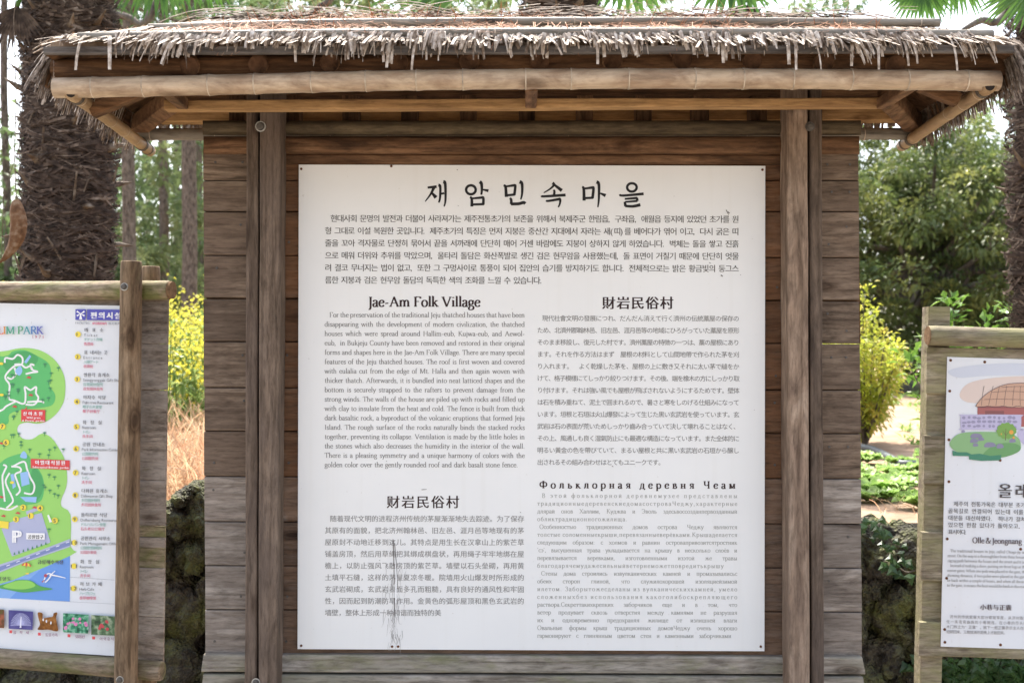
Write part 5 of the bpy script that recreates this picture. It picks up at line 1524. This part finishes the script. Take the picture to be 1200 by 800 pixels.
leafmat('pine_needle', (.04, .10, .035), (.07, .15, .05), (.12, .20, .06), .4, 1.5)
leafmat('ivy_leaf', (.018, .045, .016), (.035, .08, .024), (.075, .14, .04), .25, 12, .35)
leafmat('rape_flower', (.60, .55, .06), (.70, .64, .09), (.76, .70, .16), .45, 6)
leafmat('rape_leaf', (.14, .24, .07), (.23, .33, .11), (.36, .42, .16), .5, 6)
leafmat('dry_grass_blade', (.44, .20, .11), (.58, .40, .26), (.68, .62, .42), .45, 5)
def barkmat(name, a, b_, scale=(6, 6, 1.6), bump=.9):
    m = bpy.data.materials.new(name); m.use_nodes = True
    t = m.node_tree; N, L = t.nodes.new, t.links.new
    p = t.nodes['Principled BSDF']; p.inputs['Roughness'].default_value = .92; p.inputs['Specular IOR Level'].default_value = .15
    tc = N('ShaderNodeTexCoord'); mp2 = N('ShaderNodeMapping'); mp2.inputs['Scale'].default_value = scale
    L(tc.outputs['Object'], mp2.inputs['Vector'])
    n1 = N('ShaderNodeTexNoise'); n1.inputs['Scale'].default_value = 3; n1.inputs['Detail'].default_value = 9; n1.inputs['Roughness'].default_value = .7
    L(mp2.outputs[0], n1.inputs['Vector'])
    r = N('ShaderNodeValToRGB'); e = r.color_ramp.elements; e[0].position, e[0].color = .36, (*a, 1); e[1].position, e[1].color = .66, (*b_, 1)
    L(n1.outputs['Fac'], r.inputs[0]); L(r.outputs[0], p.inputs['Base Color'])
    bp = N('ShaderNodeBump'); bp.inputs['Strength'].default_value = bump; bp.inputs['Distance'].default_value = .04
    L(n1.outputs['Fac'], bp.inputs['Height']); L(bp.outputs[0], p.inputs['Normal'])
    M[name] = m
barkmat('pine_bark', (.06, .045, .036), (.30, .245, .20), (16, 16, 5))
barkmat('grey_bark', (.07, .06, .05), (.22, .19, .16))
barkmat('palm_bark_shaded', (.018, .012, .009), (.075, .05, .036), (3, 3, 12))  # darkened so gaps between the fibres read as black shade
thatchmat('palm_fibre', [(.020, .013, .009), (.055, .036, .026), (.115, .08, .058)], 22)
thatchmat('palm_fibre_pale', [(.06, .04, .029), (.13, .092, .068), (.25, .20, .16)], 22)
thatchmat('palm_stub', [(.06, .038, .024), (.13, .09, .058), (.22, .18, .14)], 18)

# ------------------------------------------------------------------ palms with shaggy fibre trunks
def palm(label, x, y, z0, h, r, nf, ns, seed, density=1.0):
    rs = random.Random(seed)
    o = thing('palm_tree', label, 'palm tree', (x, y, z0), 'fibrous palm trunks around the board')
    rows = []
    n = 26
    mb = MB()
    for i in range(int(h / .05) + 1):
        z = i * .05
        rr = r * (1 + .05 * noise.noise(Vector((seed, z * 2, 0)))) * (.86 + .08 * ((z * 7) % 1))
        rows.append([(x + math.cos(2 * math.pi * j / n) * rr * (1 + .09 * noise.noise(Vector((j * .7, z * 4, seed)))) + .02 * math.sin(z * 2 + seed), y + math.sin(2 * math.pi * j / n) * rr * (1 + .09 * noise.noise(Vector((j * .7 + 9, z * 4, seed)))), z0 + z) for j in range(n)])
    mb.grid(rows, True, True)
    mb.build('trunk', M['palm_bark_shaded'], o, True)
    mb, mbp = MB(), MB()
    for k in range(int(nf * density)):                       # matted fibre, lying round the trunk in drooping swags
        g = rs.uniform(0, 2 * math.pi)
        if math.sin(g) > .35 and rs.random() < .7: g = -g
        z = z0 + rs.uniform(0, h)
        course = (z * 6.0) % 1
        dirn = rs.choice((-1, 1))
        ln = rs.uniform(.10, .26)
        segs = 4
        rad = r * (.93 + rs.random() * .13 + .10 * course)
        w_ = rs.choice((.001, .0016, .0024, .004, .007))
        rows = []
        sag = rs.gauss(.0, .2) - .08
        for i in range(segs + 1):
            t = i / segs
            gg = g + dirn * ln * t / r
            rr = rad + .035 * t * t * rs.random()
            zz = z + sag * ln * t - .03 * math.sin(math.pi * t) + rs.gauss(0, .003)
            p = Vector((x + math.cos(gg) * rr, y + math.sin(gg) * rr, zz))
            rows.append([p - Vector((0, 0, w_)), p + Vector((0, 0, w_))])
        (mb if rs.random() < .8 else mbp).grid(rows)
    mb.build('fibre', M['palm_fibre'], o)
    mbp.build('pale_fibre', M['palm_fibre_pale'], o)
    for k in range(ns):                                     # cut leaf stalks and torn sheaths
        mb = MB()
        g = rs.uniform(math.pi * .95, math.pi * 2.05) if rs.random() < .85 else rs.uniform(0, math.pi)
        z = z0 + h * (k + rs.random()) / ns
        ra = Vector((math.cos(g), math.sin(g), 0))
        ta = Vector((-ra.y, ra.x, 0))
        side = abs(ra.x)
        p = Vector((x, y, z)) + ra * r * .93
        if rs.random() < .55:                               # spike jutting outwards
            d = (ra + Vector((0, 0, rs.uniform(-.15, .45))) + ta * rs.gauss(0, .2)).normalized()
            ln = rs.uniform(.07, .17)
            mb.tube([p, p + d * ln * .5, p + d * ln + Vector((0, 0, rs.uniform(-.02, .05)))], [rs.uniform(.016, .034), rs.uniform(.009, .016), .002], 7, True, .15)
        else:                                               # flat stub hugging the trunk
            d = (Vector((0, 0, 1)) * rs.choice((1, 1, -1)) + ra * .22 + ta * rs.gauss(0, .4)).normalized()
            strip(mb, p + ra * .03, d, ra, rs.uniform(.08, .17), rs.uniform(.010, .026), .2, 4, .35, rs.uniform(-.5, .5))
        mb.build('leaf_stub', M['palm_stub'], o)
    return o
def fan(par, hub, axis, nrm, rad, n=30, spread=120, droop=.35, stalk_to=None, mname='palm_leaf', wd=.030):
    """fan frond: stiff folded blades radiating from the hub"""
    mb = MB()
    hub, axis, nrm = Vector(hub), Vector(axis).normalized(), Vector(nrm).normalized()
    nrm = (nrm - axis * nrm.dot(axis)).normalized()
    sd_ = axis.cross(nrm)
    for i in range(n):
        g = R(-spread + 2 * spread * i / (n - 1) + rnd.gauss(0, 1.2))
        d = axis * math.cos(g) + sd_ * math.sin(g)
        ln = rad * (1 - .18 * abs(g) / R(spread)) * rnd.uniform(.92, 1.05)
        p = hub.copy()
        nn = nrm
        rows = []
        segs = 6
        dd = d.copy()
        for k in range(segs + 1):
            t = k / segs
            w_ = wd * min(1, t * 3.2 + .15) * (1 - max(0, t - .55) / .45 * .96)
            s2 = dd.cross(nn).normalized()
            rows.append([p - s2 * w_ * .5 + nn * w_ * .22, p, p + s2 * w_ * .5 + nn * w_ * .22])
            p = p + dd * ln / segs
            dd = (dd + Vector((0, 0, -1)) * droop * t / segs * 2).normalized()
        mb.grid(rows)
    fr = mb.build('frond', M[mname], par)
    if stalk_to is not None:
        mb = MB()
        a = Vector(stalk_to)
        mid = a.lerp(hub, .5) + Vector((0, 0, .08))
        mb.tube(catmull([tuple(a), tuple(mid), tuple(hub)], 6), .011, 7)
        mb.build('stalk', M['palm_leaf'], fr, True)
    return fr
PY = 6.0
a, b_ = P(80, 330, PY), P(78, 40, PY)
pr = 49 / FPX * PY
palm1 = palm('thick dark shaggy palm trunk rising behind the park map board', a.x, PY, terrain_z(a.x, PY) - .1, 3.9 - .75, pr * .96, 11000, 99, 3)
crown = Vector((a.x, PY, 3.85))
fan(palm1, P(190, -66, 5.6), (0.08, -.15, -1), (0, -1, .25), .41, 34, 78, .12, crown, wd=.042)
fan(palm1, P(225, -70, 5.9), (0.45, .1, -1), (.2, -1, .3), .40, 30, 70, .15, crown)
fan(palm1, P(-10, -95, 5.7), (-.15, -.1, -1), (0, -1, .3), .42, 26, 70, .2, crown)
fan(palm1, P(40, -160, 5.4), (-.5, -.6, .25), (-.3, -.3, 1), .6, 30, 100, .5, crown)
fan(palm1, P(120, -180, 6.3), (.6, .4, .3), (.2, .3, 1), .6, 30, 100, .5, crown)
fan(palm1, P(20, 8, 5.75), (-.1, -.1, -1), (0, -1, .2), .24, 16, 55, .3, crown, 'dry_frond' if 'dry_frond' in M else 'palm_fibre', .022)
a = P(655, 10, 7.0)
palm2 = palm('palm trunk top showing above the middle of the thatched ridge', a.x, 7.0, terrain_z(a.x, 7.0) - .1, 3.1, .215, 4500, 60, 8)
c2 = Vector((a.x, 7.0, terrain_z(a.x, 7) + 3.0))
fan(palm2, P(600, -60, 6.5), (-1, -.1, -.42), (0, -.8, .6), .86, 18, 26, .1, c2, wd=.075)
fan(palm2, P(520, -70, 6.8), (-.2, -.1, -1), (0, -1, .3), .45, 26, 70, .2, c2)
fan(palm2, P(735, -50, 6.6), (.35, -.1, -1), (0, -1, .4), .38, 20, 75, .15, c2, wd=.06)
fan(palm2, P(640, -150, 6.5), (-.2, -.6, .3), (0, -.3, 1), .6, 28, 100, .5, c2)
a = P(872, 20, 7.4)
palm3 = palm('palm hidden behind the thatched board, fan fronds showing over its roof', a.x, 7.4, terrain_z(a.x, 7.4) - .1, 2.95, .10, 1500, 40, 12)
c3 = Vector((a.x, 7.4, terrain_z(a.x, 7.4) + 2.9))
fan(palm3, P(858, -52, 6.6), (.05, -.1, -1), (0, -1, .35), .42, 30, 85, .10, c3, wd=.045)
fan(palm3, P(1080, -25, 7.0), (-.25, -.1, -1), (.2, -1, .3), .33, 28, 80, .15, c3)
fan(palm3, P(1118, -45, 7.2), (.1, -.1, -1), (0, -1, .3), .40, 26, 60, .15, c3)
a = P(1240, 250, 5.6)
palm4 = palm('shaggy palm trunk standing behind the board with the thatched house picture', a.x, 5.6, terrain_z(a.x, 5.6) - .1, 2.9, .20, 6500, 75, 21)
c4 = Vector((a.x, 5.6, terrain_z(a.x, 5.6) + 2.85))
fan(palm4, P(1222, -30, 5.2), (-.75, -.1, -.55), (0, -1, .5), .36, 30, 62, .15, c4)
fan(palm4, P(1260, -120, 5.3), (.5, -.6, .3), (0, -.3, 1), .6, 28, 100, .5, c4)
a = P(37, 290, 7.6)
palm5 = palm('light brown ringed trunk half hidden behind the left palm', a.x, 7.6, terrain_z(a.x, 7.6) - .1, 1.15, .10, 700, 40, 33)

# dried spathe hanging on a string from the palm's crown
pod = thing('seed_pod', 'dried brown ridged seed pod hanging on a thin stem in front of the left palm', 'seed pod', P(17, 240, 5.2))
path = [P(x, y, 5.2) for x, y in ((19, 234), (20, 246), (22, 262), (19, 282), (10, 298), (0, 308))]
path = [Vector(p) for p in catmull([tuple(p) for p in path], 4)]
rad = [max(.0022, .030 * math.sin(math.pi * min(1, (i / (len(path) - 1)) ** .8 * .93 + .05)) ** .8) for i in range(len(path))]
mb = MB()
rows = []
for i, p in enumerate(path):
    rows.append([p + Vector((math.cos(2 * math.pi * j / 24) * rad[i] * (1 + .10 * math.cos(j * math.pi / 2 * 1.0)) * 1.15, math.sin(2 * math.pi * j / 24) * rad[i] * (1 + .10 * math.cos(j * math.pi / 2)), 0)) for j in range(24)])
mb.grid(rows, True, True)
thatchmat('pod_husk', [(.085, .04, .018), (.17, .085, .04), (.28, .19, .12)], 34)
mb.build('husk', M['pod_husk'], pod, True)
mb = MB(); mb.tube([P(19, 236, 5.2), P(17, 180, 5.2), P(19, 110, 5.3), P(16, 20, 5.5), P(30, -90, 5.8)], .0022, 6); mb.tube([P(19, 180, 5.25), P(4, 230, 5.2), P(2, 300, 5.2)], .0016, 5); mb.build('stem', M['palm_stub'], pod)

# ------------------------------------------------------------------ trees behind
def pine_proto(name, label, x, y, h, r, nleaf=1500, lean=0.0):
    z0 = terrain_z(x, y) - .05
    o = thing(name, label, 'pine tree', (x, y, z0), 'pine trunks in the wood on the left')
    mb = MB()
    pts = [(x + lean * q * q * h * .1 + .03 * math.sin(q * 9), y, z0 + q * h) for q in [i / 14 for i in range(15)]]
    mb.tube(pts, [r * (1.15 - .45 * i / 14) for i in range(15)], 12, True, .07)
    tr = mb.build('trunk', M['pine_bark'], o, True)
    mb, mb2 = MB(), MB()
    for k in range(15):
        q = rnd.uniform(.52, 1)
        g = rnd.uniform(0, 6.28)
        p0 = Vector((x + lean * q * q * h * .1, y, z0 + q * h))
        L_ = (1.3 - q) * h * .32 * rnd.uniform(.6, 1.1)
        p1 = p0 + Vector((math.cos(g) * L_, math.sin(g) * L_, L_ * .35))
        mb2.tube([p0, p0.lerp(p1, .5) + Vector((0, 0, -.05)), p1], [r * .22, r * .14, .01], 6)
        for j in range(nleaf // 15):
            c = p0.lerp(p1, rnd.uniform(.35, 1.1)) + Vector((rnd.gauss(0, .28), rnd.gauss(0, .28), rnd.gauss(0, .18)))
            leaf(mb, c, rdir(.5), rdir(), rnd.uniform(.14, .26), .03, .1)
    mb2.build('branches', M['pine_bark'], tr)
    mb.build('crown', M['pine_needle'], o)
    return o
for px, Y, h_, wpx, lab in ((148, 13, 7.5, 15, 'tall pine trunk just right of the shaggy palm, nearest of the wood'), (190, 17, 9, 11, 'thin pine trunk in the middle of the gap left of the thatched board'), (205, 22, 10, 8, 'slender dark trunk farthest back in the gap left of the thatched board'),
                            (219, 14.5, 8.5, 17, 'thick pine trunk close to the left edge of the thatched board'), (233, 19, 9, 9, 'pine trunk half hidden by the left edge of the thatched board'), (8, 18, 9, 9, 'pine trunk on the far side of the thick shaggy palm, above the map title'), (172, 30, 11, 6, 'far thin pine trunk between the two nearer trunks')):
    q = P(px, 300, Y)
    pine_proto('pine_tree', lab, q.x, Y, h_, wpx / 2 / FPX * Y, 1500, rnd.uniform(-.2, .2))
def cloud(mb, c, rad, n, ln, wd, seed, zsq=.75, shell=.55):
    c = Vector(c)
    for k in range(n):
        d = rdir(.15)
        f = 1 + .42 * noise.noise(d * 2.1 + Vector((seed, seed, 0)))
        p = c + Vector((d.x, d.y, d.z * zsq)) * rad * f * (shell + (1 - shell) * rnd.random() ** .5)
        leaf(mb, p, (d + rdir() * .9), (Vector((0, 0, 1)) + rdir() * .7), ln * rnd.uniform(.7, 1.25), wd * rnd.uniform(.7, 1.2), .5)
def broad_tree(label, x, y, h, rad, n, ln=.12, wd=.055, m_='evergreen_leaf', group='broad evergreen trees on the right', low=.15, ncl=60, zs=1.0):
    z0 = terrain_z(x, y) - .05
    o = thing('evergreen_tree', label, 'tree', (x, y, z0), group)
    mb = MB()
    mb.tube([(x, y, z0), (x + .05, y, z0 + h * .3), (x - .05, y + .1, z0 + h * .65), (x, y, z0 + h * .9)], [.16, .13, .09, .03], 10, True, .05)
    tr = mb.build('trunk', M['grey_bark'], o, True)
    mb, mb2 = MB(), MB()
    for k in range(ncl):
        d = rdir(.1)
        f = (rnd.random() ** .38)
        cz = h * (low + (1 - low) * .5)
        c = Vector((x + d.x * rad * f * .9, y + d.y * rad * f * .9, z0 + cz + d.z * (h - low * h) * .5 * f * .92))
        cr = rnd.uniform(.26, .5) * rad * .42
        cloud(mb, c, cr, n // ncl, ln, wd, k * 1.7 + x, .62, .5)
        if k % 3 == 0:
            s_ = Vector((x, y, z0 + h * rnd.uniform(.15, .6)))
            mb2.tube([s_, s_.lerp(c, .5) + Vector((0, 0, -.06)), c], [.05, .03, .008], 5)
    mb2.build('limbs', M['grey_bark'], tr)
    mb.build('crown', M[m_], o)
    return o
q = P(1090, 300, 15.5); broad_tree('broad dense evergreen tree filling the gap right of the thatched board', q.x, 15.5, 3.75, 2.1, 42000, .085, .042, ncl=150, low=.02)
q = P(1190, 300, 17.5); broad_tree('dark evergreen tree directly behind the palm by the thatched house picture', q.x, 17.5, 3.5, 1.8, 18000, .09, .045, ncl=80, low=.02)
q = P(985, 300, 17); broad_tree('evergreen tree mostly hidden by the right end of the thatched board', q.x, 17, 4.3, 2.0, 20000, .09, .045, ncl=80, low=.02)
q = P(1135, 300, 21); broad_tree('taller pale evergreen tree rising behind the broad dense one', q.x, 21, 4.9, 1.9, 15000, .10, .05, ncl=70, low=.05)
# the wood: masses of leaves too far to count
mb = MB()
def woodcl(px, py, Y, rpx, n, ln=.17, wd=.075):
    c = P(px, py, Y)
    cloud(mb, c, rpx / FPX * Y, n, ln, wd, px * .01 + py, .7, .25)
for k in range(240):                                 # left gap and left edge
    px = rnd.uniform(-60, 275); py = rnd.triangular(90, 440, 380)
    woodcl(px, py, rnd.uniform(17, 30), rnd.uniform(14, 30), 90 if py > 260 else 42)
for k in range(200):
    woodcl(rnd.uniform(110, 250), rnd.triangular(130, 400, 330), rnd.uniform(15.5, 24), rnd.uniform(10, 20), 60, .13, .06)
for k in range(60):
    woodcl(rnd.uniform(-60, 275), rnd.uniform(330, 425), rnd.uniform(16, 26), rnd.uniform(18, 32), 150)
for k in range(95):                                  # tops seen over the thatch
    px = rnd.uniform(100, 1060); py = rnd.gauss(-10, 28)
    woodcl(px, py, rnd.uniform(14, 24), rnd.uniform(12, 30), 60, .14, .06)
for k in range(95):
    woodcl(rnd.uniform(90, 700), rnd.gauss(5, 25), rnd.uniform(14, 24), rnd.uniform(14, 28), 70, .14, .06)
for k in range(90):                                  # behind the board, for other viewpoints
    woodcl(rnd.uniform(230, 1000), rnd.uniform(60, 430), rnd.uniform(20, 30), rnd.uniform(25, 45), 110)
for k in range(50):
    woodcl(rnd.uniform(1000, 1350), rnd.uniform(300, 430), rnd.uniform(22, 32), rnd.uniform(22, 36), 120)
for k in range(12):
    woodcl(rnd.uniform(1130, 1200), rnd.uniform(95, 150), rnd.uniform(20, 26), rnd.uniform(10, 18), 50)
for k in range(420):                                 # wings on both sides
    sx = rnd.choice((-1, 1))
    px = 600 + sx * rnd.triangular(600, 1500, 700)
    woodcl(px, rnd.uniform(60, 430), rnd.uniform(16, 28), rnd.uniform(35, 60), 90)
stuff(mb.build('woodland', M['forest_leaf'], None), 'sunlit green woodland beyond the garden seen behind and above the boards', 'woodland')
# bare branches over the roof
for lab, pts in (('thin bare branch over the left end of the thatched roof', ((120, 12, 9), (150, 20, 9), (172, 24, 9))), ('forked bare branch above the roof left of centre', ((360, 18, 9), (375, 8, 9), (392, -14, 9))), ('thin bare branch above the right end of the thatched roof', ((1128, 36, 8), (1150, 24, 8), (1180, 16, 8)))):
    p = [P(*q) for q in pts]
    far = p[-1] + (p[-1] - p[-2]) * 2 + Vector((0, 0, .6))
    mb = MB(); mb.tube(catmull([tuple(v) for v in p] + [tuple(far)], 4), [.016 + .002 * i for i in range(13)], 7)
    tag(mb.build('branch', M['grey_bark'], None, True), lab, 'branch')

# ------------------------------------------------------------------ garden plants
def shrub(name, label, base, h, rad, n, m_, ln, wd, cat, nst=11, tip=None, upright=.6):
    base = Vector(base)
    o = thing(name, label, cat, base)
    mb, mb2 = MB(), MB()
    for k in range(nst):
        g = rnd.uniform(0, 6.28)
        f = rnd.random() ** .6
        top = base + Vector((math.cos(g) * rad * f, math.sin(g) * rad * f, h * (1 - .45 * f) * rnd.uniform(.8, 1.03)))
        mid = base.lerp(top, .45) + Vector((math.cos(g) * rad * .12, math.sin(g) * rad * .12, h * .05))
        pts = [Vector(q) for q in catmull([tuple(base), tuple(mid), tuple(top)], 6)]
        mb2.tube(pts, [.010 - .0007 * i for i in range(len(pts))], 6)
        for j in range(n // nst):
            t = rnd.random() ** .75
            i = min(int(t * (len(pts) - 1)), len(pts) - 2)
            p = pts[i].lerp(pts[i + 1], t * (len(pts) - 1) - i)
            if (p.z - base.z) < .12 * h: continue
            d = rdir(upright)
            leaf(mb, p + d * rnd.random() * rad * .22, d, Vector((0, 0, 1)) + rdir() * .4, ln * rnd.uniform(.7, 1.2), wd * rnd.uniform(.8, 1.15), .5)
    mb2.build('stems', M['grey_bark'], o)
    mb.build('foliage', M[m_], o)
    return o
q = P(1014, 525, 8.4)
shrub('shrub', 'bright yellow green shrub beside the right edge of the thatched board', (q.x, 8.4, terrain_z(q.x, 8.4)), 1.10, .44, 5600, 'yellow_shrub_leaf', .050, .024, 'shrub', 34)
q = P(1138, 470, 5.9)
shrub('leafy_bush', 'glossy leaved young bush sticking up behind the log of the right board', (q.x + .05, 5.9, .84), 1.28, .38, 1100, 'glossy_leaf', .085, .036, 'bush', 15, upright=.9)
def lettuce(x, y, s_):
    mb = MB()
    z = terrain_z(x, y)
    for k in range(17):
        g = k * 2.4 + rnd.random() * .4
        el = .35 + .6 * k / 17
        d = Vector((math.cos(g), math.sin(g), el * 1.3)).normalized()
        ln, wd = s_ * rnd.uniform(.8, 1.15), s_ * rnd.uniform(.55, .8)
        sd_ = d.cross(Vector((0, 0, 1))).normalized()
        n = sd_.cross(d)
        rows = []
        for i in range(6):
            t = i / 5
            w_ = wd * math.sin(min(1, t * 1.05 + .12) * math.pi * .62) * .5
            c = Vector((x, y, z + .01)) + d * ln * t - Vector((0, 0, .22 * ln * t * t))
            rows.append([c + sd_ * w_ * q + n * (abs(q) * .30 * w_ + .10 * ln * t * math.sin(q * 7 + k + t * 5)) for q in (-1, -.6, -.2, .2, .6, 1)])
        mb.grid(rows)
    return mb
protos = []
lcount = 0
for row, (Y0, pyr) in enumerate(((5.74, 0), (5.98, 0), (6.25, 0), (6.55, 0), (6.9, 0), (7.3, 0))):
    for k in range(16):
        x = 1.60 + k * .115 + rnd.uniform(-.04, .04) - .03 * row
        y = Y0 + rnd.uniform(-.08, .08) + .02 * k
        s_ = rnd.uniform(.085, .135)
        col = 'nearest row' if row == 0 else ('second row' if row == 1 else ('third row' if row == 2 else 'farthest row'))
        if row == 0 and k < 6 and k != 3: continue
        o = lettuce(x, y, s_).build('lettuce', M['lettuce_leaf'], None, True)
        tag(o, 'bright green leafy lettuce growing in the soil bed behind the stone wall', 'lettuce', 'lettuces in the garden bed')
mb = MB()
for k in range(260):                                 # seedlings dotted over the bare soil
    x, y = rnd.uniform(2.0, 6.5), rnd.uniform(8.3, 15)
    z = terrain_z(x, y)
    for j in range(9):
        leaf(mb, (x + rnd.gauss(0, .03), y + rnd.gauss(0, .03), z + .005), rdir(1.0), Vector((0, 0, 1)), rnd.uniform(.05, .11), .035, .5)
stuff(mb.build('seedlings', M['lettuce_leaf'], None), 'small green seedlings scattered over the bare garden soil on the right', 'seedlings')
mb = MB(); mb.tube([(*(P(px, py, Y)).xy, terrain_z(P(px, py, Y).x, Y) + .03) for px, py, Y in ((1008, 515, 8.05), (1022, 522, 7.95), (1035, 528, 7.75), (1048, 540, 7.5), (1056, 548, 7.35), (1075, 552, 7.3))], .022, 10)
tag(mb.build('garden_hose', mat('hose_grey', (.10, .115, .125), .5, .4), None, True), 'dark grey hose lying on the soil between shrub and lettuces', 'hose')
mb = MB(); q = P(1066, 440, 14); mb.lump((q.x, 14, terrain_z(q.x, 14) + .05), .14, (1.2, .8, .8), 3, .35, 1.3, 4)
tag(mb.build('boulder', M['basalt'], None, True), 'dark boulder on the far soil between yellow shrub and right board', 'boulder')
# oilseed rape in flower and dry russet grass on the left
mb, mb2 = MB(), MB()
mb3 = MB()
for k in range(620):
    x, y = rnd.uniform(-4.2, -.6), rnd.uniform(7.7, 12.0)
    z = terrain_z(x, y)
    hh = rnd.uniform(.55, .98)
    tp = Vector((x + rnd.gauss(0, .08), y + rnd.gauss(0, .08), z + hh))
    mb2.tube([(x, y, z), tp], [.006, .003], 4, False)
    for j in range(14):
        t = rnd.uniform(.2, .95)
        leaf(mb2, Vector((x, y, z)).lerp(tp, t), rdir(.3), Vector((0, 0, 1)), rnd.uniform(.08, .16), .035, .6)
    for j in range(30):
        p = tp + Vector((rnd.gauss(0, .08), rnd.gauss(0, .08), rnd.gauss(-.10, .13)))
        leaf(mb3, p, rdir(.4), rdir(.6), .035, .026, .2)
fo = mb2.build('rape_plants', M['rape_leaf'], None)
stuff(fo, 'yellow flowering rape field glowing in the gap left of the thatched board', 'flower field')
fl = mb3.build('blossom', M['rape_flower'], fo)
fl['kind'] = 'stuff'
mb = MB()
for k in range(8000):
    x, y = rnd.uniform(-3.6, -.6), rnd.uniform(5.7, 8.2)
    z = terrain_z(x, y)
    d = Vector((rnd.gauss(0, .45), rnd.gauss(0, .45), 1))
    strip(mb, (x, y, z), d, rdir(), rnd.uniform(.16, .46), rnd.uniform(.004, .010), rnd.uniform(.4, 1.6), 3)
for k in range(900):
    x, y = rnd.uniform(1.4, 3.6), rnd.uniform(5.6, 6.1)
    if rnd.random() < .9: continue
    strip(mb, (x, y, terrain_z(x, y)), Vector((rnd.gauss(0, .6), rnd.gauss(0, .6), 1)), rdir(), .1, .005, 1.2, 3)
stuff(mb.build('dry_grass', M['dry_grass_blade'], None), 'dry russet grass on the bank above the stone wall, left gap', 'grass')
# ivy on the wall
def ivy(label, spots, n):
    q0 = P(*spots[0], WALL_Y - .15)
    o = thing('ivy', label, 'ivy', q0, 'ivy on the stone wall')
    mb, mb2 = MB(), MB()
    pts = [P(x, y, WALL_Y - .17) for x, y in spots]
    mb2.tube(catmull([tuple(p) for p in pts], 5), .004, 5)
    path = catmull([tuple(p) for p in pts], 5)
    for k in range(n):
        p = Vector(rnd.choice(path)) + Vector((rnd.gauss(0, .035), rnd.uniform(-.05, .0), rnd.gauss(0, .03)))
        g = rnd.uniform(-math.pi, 0)
        d = Vector((math.cos(g), -.35, math.sin(g) * .8)).normalized()
        s_ = rnd.uniform(.024, .052)
        sd_ = d.cross(Vector((0, -1, .3))).normalized()
        b = len(mb.v)
        nn = Vector((0, -.012, .004))
        mb.v += [tuple(v) for v in (p, p + sd_ * s_ * .55 + d * s_ * .2, p + sd_ * s_ * .28 + d * s_ * .55, p + d * s_ * 1.1, p - sd_ * s_ * .28 + d * s_ * .55, p - sd_ * s_ * .55 + d * s_ * .2, p + d * s_ * .5 + nn)]
        for i in range(6):
            mb.f.append((b + i, b + (i + 1) % 6, b + 6)); mb.m.append(0)
    mb2.build('vine', M['grey_bark'], o)
    mb.build('leaves', M['ivy_leaf'], o)
ivy('ivy trailing over the top stones right beside the thatched board', [(1005, 618), (1020, 612), (1035, 622), (1048, 640), (1054, 652)], 20)
ivy('ivy sprig with a pale leaf halfway down the right wall gap', [(1040, 650), (1050, 662), (1062, 670), (1072, 668)], 13)
ivy('dense dark ivy under the thatched house picture board', [(1085, 775), (1120, 785), (1150, 778), (1180, 790), (1210, 780), (1170, 800), (1120, 805), (1100, 790)], 330)
